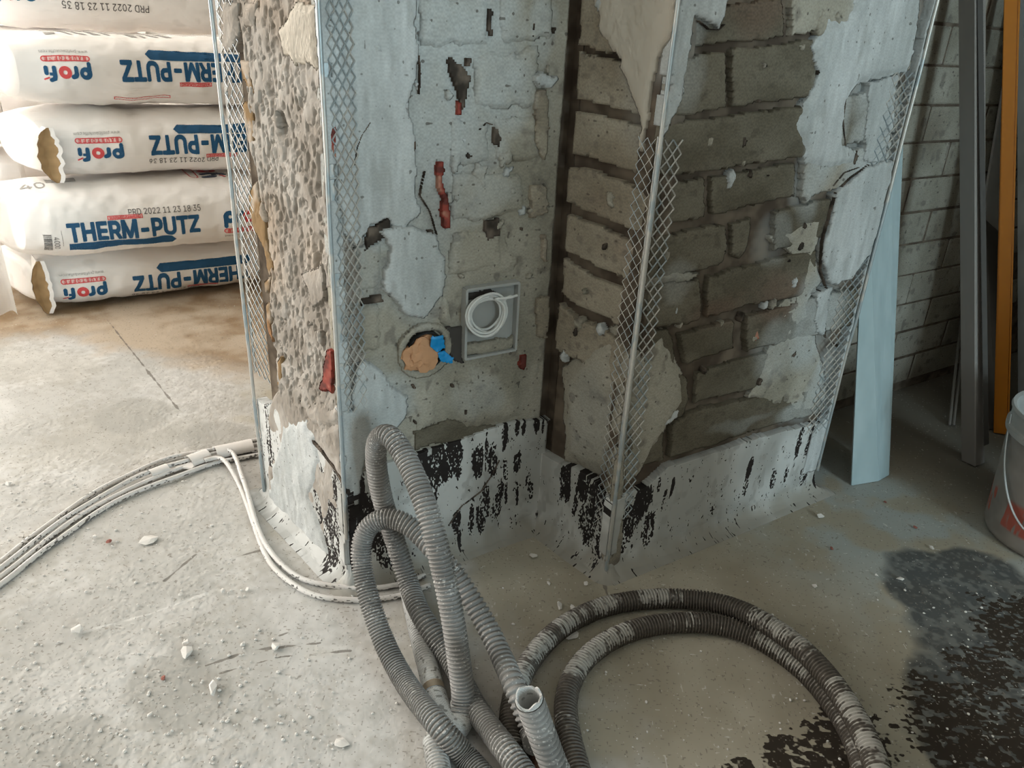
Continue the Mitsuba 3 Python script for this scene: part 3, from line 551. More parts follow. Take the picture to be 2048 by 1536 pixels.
for x, y, a, b, k in ((705, 970, .013, .12, .95), (722, 1000, .012, .07, 1.05), (715, 900, .014, .05, .62), (735, 1060, .03, .08, .85), (775, 1080, .03, .07, .72), (845, 935, .022, .05, 1.0), (880, 930, .022, .055, .95), (912, 915, .022, .055, .9), (865, 975, .012, .05, .8),
                     (958, 925, .012, .045, .95), (978, 905, .007, .05, .8), (990, 920, .011, .045, .85), (1013, 870, .007, .04, 1.0), (1012, 940, .007, .03, .85), (1037, 925, .011, .03, 1.05), (1035, 985, .009, .04, .72), (1060, 975, .007, .05, .72), (1015, 975, .006, .05, .7),
                     (975, 1000, .010, .05, .78), (1000, 1000, .011, .055, .76), (945, 1035, .008, .05, .8), (962, 1040, .010, .04, .68), (912, 1045, .010, .03, .95), (918, 1080, .008, .03, .7), (1035, 858, .006, .02, .95), (1050, 858, .006, .02, .95), (1075, 852, .008, .022, .95), (1088, 855, .005, .02, .85)): tar(FB, x, y, a, b, k)
for x, y, a, b, k in ((1125, 965, .012, .05, .9), (1135, 960, .010, .07, 1.0), (1165, 970, .02, .05, .95), (1190, 1000, .022, .07, .92), (1175, 1050, .03, .06, .70), (1195, 1090, .022, .06, .68), (1150, 1000, .008, .05, .7), (1110, 860, .006, .03, .9)): tar(FC, x, y, a, b, k)
for x, y, a, b, k in ((1285, 1005, .028, .045, 1.05), (1265, 1040, .028, .05, .95), (1245, 1085, .026, .04, .72), (1320, 970, .007, .02, .8), (1347, 975, .007, .03, 1.1), (1297, 1060, .02, .05, .68), (1500, 940, .011, .032, 1.05), (1492, 975, .010, .03, .75), (1548, 960, .010, .03, .7), (1575, 950, .009, .025, .66),
                     (1600, 890, .010, .06, .8), (1620, 880, .010, .065, .85), (1637, 885, .010, .07, .9), (1650, 870, .010, .06, .85), (1610, 950, .016, .035, .66), (1632, 955, .005, .03, 1.1), (1655, 900, .007, .07, .8), (1425, 1020, .006, .02, .7), (1330, 1000, .006, .03, .66)): tar(FD, x, y, a, b, k)
def cement(f, x, y, a, b, k):
    q = f.px(x, y); FILM.append((f.k, q[0], q[1], a, b, k))
for a in ((880, 60, .10, .16, .95), (960, 60, .09, .10, .9), (1000, 170, .07, .08, .85), (880, 260, .09, .14, .9), (700, 250, .06, .30, .8), (760, 420, .09, .08, .8), (950, 280, .06, .07, .65), (880, 420, .05, .12, .55), (760, 560, .05, .07, .4), (960, 390, .08, .05, .45), (760, 800, .07, .07, .7), (960, 790, .06, .05, .35), (1085, 60, .03, .06, .6), (840, 560, .06, .09, .5)): cement(FB, *a)
for a in ((1780, 60, .12, .16, .95), (1660, 250, .06, .16, .8), (1750, 300, .09, .14, .9), (1700, 480, .09, .10, .9), (1640, 640, .10, .12, .75), (1660, 760, .08, .08, .8), (1560, 700, .07, .07, .45), (1600, 830, .09, .04, .6), (1480, 850, .10, .02, .3), (1380, 60, .05, .12, .5), (1560, 480, .05, .05, .35), (1360, 560, .04, .03, .3)): cement(FD, *a)
for a in ((1290, 60, .07, .12, .4), (1280, 200, .05, .1, .3), (1180, 850, .06, .12, .25)): cement(FC, *a)
scene['m_strip'] = bumped(P(mikit.proc(c_strip), 0.7, 0.25), b_wall, 1e-3, 0.8)

# ------------------------------------------------------------------ corner beads of expanded metal
def lath(face, s0, s1, z0, z1, h0, h1, pitch, cols, r, seed, lean=0.0):
    """Diamond mesh between s0 and s1 (heights h0 to h1 off the face), z0 to z1."""
    g = np.random.default_rng(seed); ms = []
    rows = int((z1 - z0) / (pitch / 2))
    def pt(c, rw):
        t = c / cols
        return face.at(s0 + (s1 - s0) * t + g.uniform(-.0006, .0006), z0 + rw * pitch / 2, h0 + (h1 - h0) * t + g.uniform(-.0006, .0006))
    N = {(c, rw): pt(c, rw) for c in range(cols + 1) for rw in range(rows + 1)}
    for c in range(cols):
        for rw in range(rows):
            a, b = ((c, rw), (c + 1, rw + 1)) if (c + rw) % 2 == 0 else ((c + 1, rw), (c, rw + 1))
            if g.random() < 0.01: continue
            ms.append(bar(N[a], N[b], face.n + 0.6 * face.d, r * 2.2, r, 0))
    return cat(ms)
def corner_bead(k, top, bottom, label, wings, z0, z1, tilt=V(0, 0, 0)):
    t = thing('corner_bead', label, 'corner bead', 'corner beads on the wall edges')
    c = CORNER[k]
    out = {0: FA.n - FA.d, 1: FA.n + FB.n, 3: FC.n + FD.n, 4: FD.n + FD.d}[k]; out = out / np.linalg.norm(out)
    zs = np.arange(z0, z1, 0.01)
    line = V(*c, 0) + out * 0.001 + zs[:, None] * UP + (meshkit.noise(np.stack([zs * 9, zs * 0, zs * 0 + k], 1), k)[:, None] - 0.5) * 0.004 * out
    obj('nose', tube(line, 0.0034, 10), 'm_bead', t, smooth=True)
    for f, s0, s1, a, b, h0, h1, cols in wings:
        d = (s1 - s0) / abs(s1 - s0)
        obj('flange', box(f.at(s0 - d * 0.005, (a + b) / 2, h0 - 0.003), f.d, f.n, UP, 0.0055, 0.0007, (b - a) / 2), 'm_bead', t)
        obj('mesh_wing', lath(f, s0, s1, a, b, h0, h1, 0.0205, cols, 0.00095, 5 + k), 'm_bead', t)
    return t
corner_bead(0, None, None, 'galvanised corner bead with free mesh at the wall edge in front of the sacks', [(FA, 0.012, 0.075, 0.30, 1.2, -0.003, -0.006, 6)], 0.02, 1.21)
corner_bead(1, None, None, 'bluish steel corner bead on the middle edge left of the two electrical boxes', [(FB, 0.010, 0.046, 0.33, 1.2, -0.0015, 0.0015, 6)], 0.11, 1.21)
corner_bead(3, None, None, 'pale plastered corner bead on the edge right of the square electrical box', [(FC, FC.L - 0.010, FC.L - 0.040, 0.10, 0.80, -0.002, 0.002, 4), (FD, 0.010, 0.042, 0.12, 0.80, -0.002, 0.003, 4)], 0.0, 1.21)
corner_bead(4, None, None, 'wide mesh corner bead on the right edge of the wall beside the pale metal strip', [(FD, FD.L - 0.008, FD.L - 0.075, 0.17, 0.90, 0.001, -0.001, 6)], 0.06, 1.21)
# plaster on the bead edges
put('bead_plaster', W, sheet(FC, Polygon([(FC.L - 0.016, 0.0), (FC.L, 0.0), (FC.L, 0.28), (FC.L - 0.014, 0.25)]), 0.003, -0.010, 0.011, 0.006, 0.003, 0.001, 330, 0.02), 'm_mortar')
put('bead_plaster', W, sheet(FD, Polygon([(0, 0.0), (0.03, 0.0), (0.035, 0.07), (0.02, 0.16), (0.012, 0.26), (0, 0.28)]), 0.003, -0.010, 0.012, 0.008, 0.004, 0.002, 331, 0.02), 'm_mortar')
put('bead_plaster', W, sheet(FB, Polygon([(0, 0.12), (0.02, 0.11), (0.03, 0.2), (0.045, 0.27), (0.05, 0.36), (0, 0.36)]), 0.003, -0.010, 0.010, 0.008, 0.004, 0.001, 332, 0.02), 'm_plaster')
put('bead_plaster', W, sheet(FD, Polygon([(FD.L - 0.05, 0.06), (FD.L, 0.06), (FD.L, ZTOP), (FD.L - 0.010, ZTOP), (FD.L - 0.012, 0.2), (FD.L - 0.05, 0.17)]), 0.003, -0.008, 0.008, 0.005, 0.003, 0.001, 333, 0.02), 'm_plaster')
put('bead_plaster', W, sheet(FA, Polygon([(FA.L - 0.014, 0.1), (FA.L, 0.1), (FA.L, ZTOP), (FA.L - 0.016, ZTOP), (FA.L - 0.010, 0.6)]), 0.003, -0.008, 0.008, 0.005, 0.003, 0.001, 334, 0.02), 'm_plaster')

# ------------------------------------------------------------------ floor, room
xs, ys = np.arange(-2.6, 2.4, 0.012), np.arange(0.25, 3.6, 0.012)
X, Y = np.meshgrid(xs, ys, indexing='ij')
Zf = (meshkit.fbm(np.stack([X * 4, Y * 4, X * 0], -1), 3, 5) - 0.5) * 0.004 + (meshkit.fbm(np.stack([X * 22, Y * 22, X * 0 + 3], -1), 3, 6) - 0.5) * 0.003 * np.clip(1.4 - (X * E2[0] + Y * E2[1]) * 2, 0.15, 1)
rim = np.minimum(np.minimum(X - xs[0], xs[-1] - X), np.minimum(Y - ys[0], ys[-1] - Y)); Zf = Zf * np.clip(rim / 0.1, 0, 1) - 0.001
idx = np.arange(X.size).reshape(X.shape)
q4 = np.stack([idx[:-1, :-1], idx[1:, :-1], idx[1:, 1:], idx[:-1, 1:]], -1).reshape(-1, 4)
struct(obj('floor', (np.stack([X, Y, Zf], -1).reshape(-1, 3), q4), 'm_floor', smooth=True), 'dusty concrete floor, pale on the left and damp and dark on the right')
M = 9.0
ring = Polygon([(-M, -M), (M, -M), (M, M), (-M, M)]).difference(sbox(xs[0] + .002, ys[0] + .002, xs[-1] - .002, ys[-1] - .002))
tri = trimesh.creation.extrude_polygon(ring, 0.05, engine='earcut'); tri.apply_translation([0, 0, -0.051])
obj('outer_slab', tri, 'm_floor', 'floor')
def wall_piece(name, c, along, w, h, th, holes=(), mat='m_room'):
    """An upright wall piece: c its foot's middle, along its length; holes (centre along, centre z, width, height)."""
    pl = sbox(-w / 2, 0, w / 2, h)
    for (a, b, ww, hh) in holes: pl = pl.difference(sbox(a - ww / 2, b - hh / 2, a + ww / 2, b + hh / 2))
    m = trimesh.creation.extrude_polygon(pl, th, engine='earcut'); m.apply_translation([0, 0, -th / 2])
    nrm = np.cross(along, UP)
    m.vertices = c + m.vertices[:, :1] * along + m.vertices[:, 1:2] * UP + m.vertices[:, 2:] * nrm
    struct(obj(name, m, mat))
HC = 2.7
struct(obj('ceiling', box(EN(0.2, -0.6, HC + 0.1), EV, NV, UP, 4.3, 5.4, 0.1), 'm_ceiling'))
wall_piece('wall_back', EN(0.2, -5.6), EV, 8.4, HC, 0.2, [(-0.95, 1.45, 3.0, 1.9)])
wall_piece('wall_left', EN(-3.1, -0.7), NV, 9.6, HC, 0.2, [(-2.5, 1.5, 2.2, 1.9)])
wall_piece('wall_front', EN(0.2, 4.3), EV, 8.4, HC, 0.2, [(0.55, 1.5, 0.9, 1.2)], 'm_shell')
wall_piece('wall_right', EN(4.2, -0.7), NV, 9.6, HC, 0.2, (), 'm_shell')
wall_piece('wall_added_partition', EN(1.93, 1.95), NV, 4.3, HC, 0.12, (), 'm_shell')  # unseen partition, added to keep light off the recess
for name, c, a, w, h, fac, rad in WINDOWS:
    struct(name)
    m = trimesh.Trimesh(*[np.array(x) for x in ([c - a * w / 2 - UP * h / 2, c + a * w / 2 - UP * h / 2, c + a * w / 2 + UP * h / 2, c - a * w / 2 + UP * h / 2], [[0, 1, 2], [0, 2, 3]])], process=False)
    if m.face_normals[0] @ fac < 0: m.invert()
    obj('pane', m, 'm_white', name, emitter={'type': 'area', 'radiance': {'type': 'rgb', 'value': list(rad)}})
    fr = [bar(c + s * a * w / 2 - UP * h / 2, c + s * a * w / 2 + UP * h / 2, a, 0.07, 0.09) for s in (-1, 0, 1)] + [bar(c - a * w / 2 + s * UP * h / 2, c + a * w / 2 + s * UP * h / 2, UP, 0.07, 0.09) for s in (-1, 1)]
    obj('frame', cat(fr), 'm_white', name)

# ------------------------------------------------------------------ bags of plaster
def sq(v): return np.sign(v) * np.abs(v)
class Bag:
    """A paper sack lying on its flat side; u runs along it, t is the arc length round its section, 0 at the middle of the front."""
    def __init__(s, left, z, L, D, H, seed, ang=ANG, kx=2.9, skew=0.0, fine=1):
        s.L, s.b, s.c, s.seed, s.k, s.skew, s.fine = L, D / 2, H / 2, seed, kx, skew, fine
        s.a = V(math.cos(ang), math.sin(ang), 0); s.f = V(math.sin(ang), -math.cos(ang), 0)
        s.o = V(left[0], left[1], 0) + s.a * L / 2 - s.f * D / 2 + UP * (z + H / 2)
        th = np.linspace(-np.pi, np.pi, 4001); v, w = s.sec(th)
        al = np.concatenate([[0], np.cumsum(np.hypot(np.diff(v), np.diff(w)))]); al -= al[2000]
        s.th, s.al = th, al
    def sec(s, th): return s.b * np.sign(np.cos(th)) * np.abs(np.cos(th)) ** (2 / s.k), s.c * np.sign(np.sin(th)) * np.abs(np.sin(th)) ** (2 / s.k)
    def pt(s, u, th, off=0.0):
        v, w = s.sec(th)
        e = np.clip(2 * np.abs(u) / s.L, 0, 1)
        ty = 1 - 0.14 * e ** 7; tz = 1 - 0.20 * e ** 9
        g = np.stack([u * 9, th * 1.6, np.zeros_like(u) + s.seed], -1)
        bump = (meshkit.fbm(g, 3, s.seed) - 0.5) * 0.016 + (meshkit.fbm(g * V(3.2, 1.6, 1), 2, s.seed + 5) - 0.5) * 0.006
        l = np.hypot(v / s.b ** 2, w / s.c ** 2) + 1e-9
        nv, nw = v / s.b ** 2 / l, w / s.c ** 2 / l
        v = v * ty + nv * (bump + off); w = w * tz + nw * (bump + off) - 0.010 * (1 - (u / (s.L / 2)) ** 2) * 0
        u = u - s.skew * np.clip(-2 * u / s.L, 0, 1) ** 5 * np.clip(1 - v / s.b, 0, 2) * 0.5
        return s.o + u[..., None] * s.a + v[..., None] * s.f + w[..., None] * UP
    def mesh(s):
        u = s.L / 2 * np.sin(np.linspace(-1, 1, 180 if s.fine else 60) * np.pi / 2 * 0.92) / math.sin(np.pi / 2 * 0.92)
        th = np.interp(np.linspace(s.al[0], s.al[-1], 161 if s.fine else 65)[:-1], s.al, s.th)
        Ug, Tg = np.meshgrid(u, th, indexing='ij')
        p = s.pt(Ug, Tg)
        n, m = Ug.shape
        v = p.reshape(-1, 3); i, j = np.meshgrid(np.arange(n - 1), np.arange(m), indexing='ij')
        q = np.stack([i * m + j, (i + 1) * m + j, (i + 1) * m + (j + 1) % m, i * m + (j + 1) % m], -1).reshape(-1, 4)
        f = [np.vstack([q[:, [0, 1, 2]], q[:, [0, 2, 3]]])]
        base = len(v)
        for sgn, row in ((-1, 0), (1, n - 1)):
            cen = p[row].mean(0); add = []
            for kk, sc in enumerate((0.93, 0.72, 0.4)):
                add.append(cen + (p[row] - cen) * sc + sgn * s.a * (0.010, 0.016, 0.013)[kk])
            add.append((cen + sgn * s.a * 0.012)[None])
            v = np.vstack([v, *add])
            jj = np.arange(m); pr = row * m
            for kk in range(3):
                nx_ = base + kk * m
                a1, b1, c1, d1 = pr + jj, pr + (jj + 1) % m, nx_ + (jj + 1) % m, nx_ + jj
                q2 = np.stack([a1, b1, c1], 1), np.stack([a1, c1, d1], 1)
                f += [x if sgn < 0 else x[:, ::-1] for x in q2]
                pr = nx_
            x = np.stack([pr + jj, pr + (jj + 1) % m, jj * 0 + base + 3 * m], 1)
            f.append(x if sgn < 0 else x[:, ::-1]); base += 3 * m + 1
        return trimesh.Trimesh(v, np.vstack(f), process=False)
    def px(s, x, y):
        """(u, t) of the front of the bag at a pixel of the photograph."""
        p0 = s.o + s.f * s.b
        q = plane_at(x, y, p0, s.f) - s.o
        return float(q @ s.a), float(q @ UP)
    def lay(s, shape, thick=0.0007):
        """A flat print (shapely, in u and t) laid on the bag."""
        ms = []
        for g in getattr(shape, 'geoms', [shape]):
            if g.is_empty or g.area < 1e-8: continue
            v, f = trimesh.creation.triangulate_polygon(g.segmentize(0.016), engine='earcut')
            v, f = trimesh.remesh.subdivide_to_size(np.c_[v, v[:, 0] * 0], f, 0.016)
            m = trimesh.Trimesh(v, f, process=False)
            th = np.interp(m.vertices[:, 1], s.al, s.th)
            m.vertices = s.pt(m.vertices[:, 0].copy(), th, 0.0008 + thick)
            ms.append(m)
        return cat(ms) if ms else None

def text_shape(text, bold=True):
    """The outline of a line of lettering, 1 high, starting at 0; and its length."""
    m = meshkit.text_mesh(text, 1.0, 1.0, bold=bold)
    top = m.faces[(m.face_normals[:, 2] > 0.9)]
    tris = [Polygon(m.vertices[t][:, :2]) for t in top]
    g = shapely.union_all([x.buffer(1e-3) for x in tris]).simplify(0.012)
    if bold: g = g.buffer(0.04, join_style='mitre')
    x0, y0, x1, y1 = g.bounds
    return affinity.translate(g, -x0, 0), x1 - x0
TXT = {}
def text(t, length, height, bold=True):
    if (t, bold) not in TXT: TXT[t, bold] = text_shape(t, bold)
    g, l = TXT[t, bold]
    return affinity.scale(g, length / l, height, origin=(0, 0))
def profi():
    """The maker's round lettering, 1 high over its x-height of .72, as (blue, red, hole)."""
    st = lambda *p, w=0.115: LineString(p).buffer(w, cap_style='flat')
    rd = lambda *p, w=0.115: LineString(p).buffer(w)
    Pp = rd((0.13, -0.12), (0.13, 0.40)).union(Point(0.36, 0.42).buffer(0.35).difference(Point(0.40, 0.42).buffer(0.10)))
    r = rd((0.90, 0.13), (0.90, 0.50)).union(LineString([(0.90, 0.42), (0.95, 0.56), (1.10, 0.62)]).buffer(0.125))
    o = Point(1.53, 0.38).buffer(0.36).difference(Point(1.53, 0.38).buffer(0.12))
    f = rd((2.12, 0.11), (2.12, 0.62)).union(LineString([(2.12, 0.6), (2.16, 0.78), (2.34, 0.86)]).buffer(0.12)).union(st((2.02, 0.5), (2.40, 0.5), w=0.09))
    i = rd((2.56, 0.11), (2.56, 0.46))
    fl = LineString([(2.46, 0.72), (2.70, 0.84)]).buffer(0.045)
    return Pp.union(r).union(f).union(i), o.union(fl)
BLUE, RED = profi()
def place(g, u, t, s=1.0, flip=False, turn=0.0, sx=None):
    """Shape g (origin its left foot) moved to (u, t); flip turns it upside down about that point."""
    g = affinity.scale(g, sx or s, s, origin=(0, 0))
    if flip: g = affinity.rotate(g, 180, origin=(0, 0))
    if turn: g = affinity.rotate(g, turn, origin=(0, 0))
    return affinity.translate(g, u, t)
def pill(w, h): return sbox(h / 2, 0, w - h / 2, h).buffer(h / 2 * 0.0 + 0.0).union(Point(h / 2, h / 2).buffer(h / 2)).union(Point(w - h / 2, h / 2).buffer(h / 2))
def arrow(w, h): return Polygon([(0, 0), (w - h * 0.45, 0), (w, h / 2), (w - h * 0.45, h), (0, h)])
def lp(bag, t, name, shape, mat):
    m = bag.lay(shape)
    if m is not None: obj(name, m, mat, t)
def print_logo(bag, t, u, tt, w, flip):
    """The maker's mark, w wide, (u, tt) the foot of its first letter."""
    s = w / 2.68; sg = -1 if flip else 1
    for g in BLUE.geoms: lp(bag, t, 'maker_mark', place(g, u, tt, s, flip), 'm_print_blue')
    for g in RED.geoms: lp(bag, t, 'maker_mark', place(g, u, tt, s, flip), 'm_print_red')
    pw, ph = w * 1.02, s * 0.36; y = -s * 0.62
    outer, inner = pill(pw, ph), affinity.translate(pill(pw - 0.006, ph - 0.006), 0.003, 0.003)
    lp(bag, t, 'trade_line', place(outer.difference(inner), u, tt + sg * y, 1, flip), 'm_print_red')
    lp(bag, t, 'trade_line', place(inner, u, tt + sg * y, 1, flip), 'm_print_pink')
    wd = shapely.union_all([affinity.translate(text(ch, s * 0.17, s * 0.21), s * 0.22 + i * (pw - s * 0.42) / 8.6, s * 0.08) for i, ch in enumerate('BAUSTOFFE')])
    lp2 = bag.lay(place(wd, u, tt + sg * y, 1, flip), 0.0012)
    obj('trade_line', lp2, 'm_print_red', t)
    lp(bag, t, 'web_address', place(text('www.profibaustoffe.com', pw * 0.97, s * 0.2, False), u + sg * 0.003, tt + sg * (y - s * 0.36), 1, flip), 'm_print_grey')
def seg_text(t, length, h):                             # dot date stamp
    return text(t, length, h, False)
def print_name(bag, t, u, tt, w, flip, date, dmat='m_print_black', du=0.0):
    sg = -1 if flip else 1; h = w / 7.3
    lp(bag, t, 'product_name', place(text('THERM-PUTZ', w, h), u, tt, 1, flip), 'm_print_blue')
    lp(bag, t, 'arrow_bar', place(arrow(w * 0.80, h * 0.56), u, tt - sg * h * 0.70, 1, flip), 'm_print_blue')
    bw = w * 0.26; b0 = place(sbox(0, 0, bw, h * 0.24), u + sg * w * 0.30, tt + sg * h * 1.10, 1, flip)
    lp(bag, t, 'trade_note', b0.difference(b0.buffer(-0.0022)), 'm_print_red'); lp(bag, t, 'trade_note', b0.buffer(-0.0022), 'm_print_pink')
    obj('trade_note', bag.lay(place(text('WÄRMEDÄMMEND', bw * 0.9, h * 0.13), u + sg * (w * 0.30 + bw * 0.05), tt + sg * h * 1.15, 1, flip), 0.0012), 'm_print_red', t)
    if date: lp(bag, t, 'date_stamp', place(seg_text(date, w * 0.56, h * 0.36), u + sg * (w * 0.46 + du), tt + sg * h * 1.30, 1, flip), dmat)
def barcode(bag, t, u, tt, flip=False, seed=1):
    g = np.random.default_rng(seed); sg = -1 if flip else 1; y = 0; bars = []
    while y < 0.068:
        w = g.choice([0.0008, 0.0014, 0.0022]); bars.append(sbox(0, y, 0.021, y + w)); y += w + g.choice([0.0010, 0.0018])
    lp(bag, t, 'barcode', place(shapely.union_all(bars), u, tt, 1, flip), 'm_print_black')
    four = affinity.rotate(text('4000', 0.046, 0.014, False), -90, origin=(0, 0))
    lp(bag, t, 'barcode_number', place(four, u + sg * 0.026, tt + sg * 0.060, 1, flip), 'm_print_black')

def at_z(x, y, z): return floor_at(x, y, z)[:2]
def fold(bag, t, w0, w1, du, depth):
    """The open folded corner of the sack at its left front end: a kraft pocket."""
    L = -bag.L / 2
    def q(u, v, w): return bag.o + (L + u) * bag.a + (bag.b * v) * bag.f + w * UP
    n = 15; ms = []
    prof = np.linspace(w0, w1, n); k = np.sin(np.linspace(0, np.pi, n)) ** 0.6
    g = np.random.default_rng(bag.seed); j = g.uniform(-.003, .003, n)
    A = np.array([q(-du * 0.75 * kk + jj, 1.0, w) for w, kk, jj in zip(prof, k, j)])
    Bp = np.array([q(0.006 + du * 0.30 * kk + jj * 1.5, 0.975 + 0.03 * kk, w) for w, kk, jj in zip(prof, k, j)])
    C = np.array([q(-du * 0.30 * kk + jj, 0.985 - depth * 0.35 * kk, w) for w, kk, jj in zip(prof, k, j[::-1])])
    def ribbon(a, b, th=0.0015):
        v = np.vstack([a, b]); i = np.arange(n - 1)
        f = np.vstack([np.stack([i, i + 1, n + i + 1], 1), np.stack([i, n + i + 1, n + i], 1)])
        nn_ = np.cross(b[n // 2] - a[n // 2], a[-1] - a[0]); nn_ /= np.linalg.norm(nn_)
        vv = np.vstack([v, v + nn_ * th]); m = len(v)
        return trimesh.Trimesh(vv, np.vstack([f, f[:, ::-1] + m]), process=False)
    part_label(obj('open_fold', cat([ribbon(A, C), ribbon(C, Bp)]), 'm_kraft', t, smooth=30), 'brown kraft paper inside the open folded corner')
    E = np.array([q(-du * 0.2 * kk - 0.012, 0.55, w) for w, kk in zip(prof, k)])
    obj('fold_flap', ribbon(A - 0.0006 * bag.a, E), 'm_bag', t, smooth=True)
    obj('fold_lip', ribbon(Bp, Bp + 0.012 * bag.a + 0.003 * bag.f), 'm_bag', t, smooth=True)

GRP = 'sacks stacked at the left'
BL = {}
for nm, left, z, H, L, D, seed, label in (
        ('a', at_z(98, 632, 0.0), 0.004, 0.182, 0.74, 0.44, 3, 'white sack with upside down THERM-PUTZ print, on the floor under the front stack'),
        ('b', at_z(72, 541, 0.185), 0.192, 0.232, 0.76, 0.44, 8, 'white sack with upright THERM-PUTZ print, second from the floor in the front stack'),
        ('c', at_z(112, 362, 0.44), 0.434, 0.206, 0.74, 0.40, 13, 'white sack with an open brown folded corner, third from the floor in the front stack'),
        ('d', at_z(58, 215, 0.655), 0.651, 0.209, 0.76, 0.40, 19, 'white sack with upside down print, fourth from the floor in the front stack'),
        ('e', at_z(-15, 52, 0.865), 0.860, 0.22, 0.76, 0.42, 23, 'white sack cut off by the top of the photo, topmost of the front stack')):
    bg = Bag(left, z, L, D, H, seed, skew=0.13); t = thing('plaster_sack', label, 'sack', GRP)
    obj('body', bg.mesh(), 'm_bag', t, smooth=True); BL[nm] = (bg, t)
def name_at(nm, x0, y0, x1, y1, flip, date, du=0.0):
    """Product name whose middle line runs from pixel (x0, y0) to (x1, y1), left to right in the photograph."""
    bg, t = BL[nm]; a, b = bg.px(x0, y0), bg.px(x1, y1); w = b[0] - a[0]; h = w / 7.3; m = (a[1] + b[1]) / 2
    print_name(bg, t, b[0] if flip else a[0], m + (h / 2 if flip else -h / 2), w, flip, date, du=du)
def logo_at(nm, x0, y0, x1, y1, flip):
    bg, t = BL[nm]; a, b = bg.px(x0, y0), bg.px(x1, y1); w = b[0] - a[0]; s = w / 2.68; m = (a[1] + b[1]) / 2
    print_logo(bg, t, b[0] if flip else a[0], m + (0.38 * s if flip else -0.38 * s), w, flip)
name_at('a', 268, 574, 503, 541, True, 'PRD 2022 11 23 18 36'); logo_at('a', 129, 590, 216, 578, True)
name_at('b', 137, 477, 399, 438, False, 'PRD 2022 11 23 18 35'); logo_at('b', 447, 440, 535, 425, False)
name_at('c', 302, 304, 540, 272, True, 'PRD 2022 11 23 18 36'); logo_at('c', 158, 313, 248, 301, True)
name_at('d', 243, 149, 492, 140, True, None); logo_at('d', 90, 147, 184, 143, True)
bg, t = BL['e']; a = bg.px(124, 9); b = bg.px(262, 0)
lp(bg, t, 'date_stamp', place(seg_text('PRD 2022 11 23 18 35', (b[0] - a[0]) * 1.25, 0.022), a[0] + (b[0] - a[0]) * 1.25, a[1] + 0.012, 1, True), 'm_print_black')
logo_at('e', -22, -10, 72, -14, True)
bg, t = BL['b']; a = bg.px(96, 512); barcode(bg, t, a[0], a[1] - 0.004)
lp(bg, t, 'rule_line', sbox(a[0] + 0.048, a[1] + 0.022, a[0] + 0.0495, a[1] + 0.075), 'm_print_grey')
TOP = bg.c + bg.b                                         # about where the top begins in arc length
u0 = -bg.L / 2
lp(bg, t, 'handling_sign', sbox(u0 + 0.09, bg.c + 0.10, u0 + 0.125, bg.c + 0.17).union(sbox(u0 + 0.13, bg.c + 0.10, u0 + 0.165, bg.c + 0.17)), 'm_print_grey')
lp(bg, t, 'handling_sign', place(text('40', 0.055, 0.055, False), u0 + 0.03, bg.c + 0.06, 1), 'm_print_grey')
g = affinity.rotate(BLUE.union(RED), -90, origin=(0, 0))
for g in affinity.rotate(BLUE, -90, origin=(0, 0)).geoms: lp(bg, t, 'maker_mark', place(g, bg.px(418, 345)[0], bg.c + 0.31, 0.088), 'm_print_navy')
for g in affinity.rotate(RED, -90, origin=(0, 0)).geoms: lp(bg, t, 'maker_mark', place(g, bg.px(418, 345)[0], bg.c + 0.31, 0.088), 'm_print_red')
o = affinity.rotate(pill(0.24, 0.030), -90, origin=(0, 0))
lp(bg, t, 'trade_line', place(o.difference(o.buffer(-0.003)), bg.px(392, 345)[0], bg.c + 0.31), 'm_print_red')
bg, t = BL['a']; a = bg.px(523, 545); barcode(bg, t, a[0] + 0.03, a[1] + 0.02, True, 4)
bg, t = BL['d']; u0 = -bg.L / 2
for k in range(9):
    if k == 4: continue
    x = u0 + 0.15 + k * 0.034
    lp(bg, t, 'handling_sign', Polygon([(x, bg.c + 0.045), (x + 0.008 + 0.004 * (k % 3), bg.c + 0.045), (x - 0.06, bg.c + 0.20), (x - 0.07, bg.c + 0.20)]), 'm_print_grey')
lp(bg, t, 'handling_sign', sbox(u0 + 0.09, bg.c + 0.05, u0 + 0.115, bg.c + 0.09), 'm_print_grey')
lp(bg, t, 'trade_note', (lambda q: q.difference(q.buffer(-0.0022)))(sbox(bg.px(232, 205)[0], -0.092, bg.px(345, 200)[0], -0.078)), 'm_print_red')
fold(BL['c'][0], BL['c'][1], -0.104, 0.060, 0.045, 0.16); fold(BL['a'][0], BL['a'][1], -0.088, 0.090, 0.036, 0.16)
# a second stack behind, only its right ends show at the left edge of the picture
for k in range(4):
    bg = Bag(at_z(20, 590, 0)[:2] - 0.66 * EV[:2] - 0.15 * NV[:2] + (0.03 * (k % 2)) * EV[:2], 0.004 + k * 0.212, 0.74, 0.42, 0.202, 31 + k); bg.o = bg.o - 0.22 * bg.f
    t = thing('plaster_sack', 'white paper sack at the left edge of the photo, %s of its stack' % ('lowest', 'second', 'third', 'topmost')[k], 'sack', 'sacks in the rear stack')
    obj('body', bg.mesh(), 'm_bag', t, smooth=True)
    if k in (2, 3):
        for g in BLUE.geoms: lp(bg, t, 'maker_mark', place(g, bg.L / 2 - 0.10, 0.01, 0.06, True), 'm_print_blue')
        barcode(bg, t, bg.L / 2 - 0.06, -0.04)

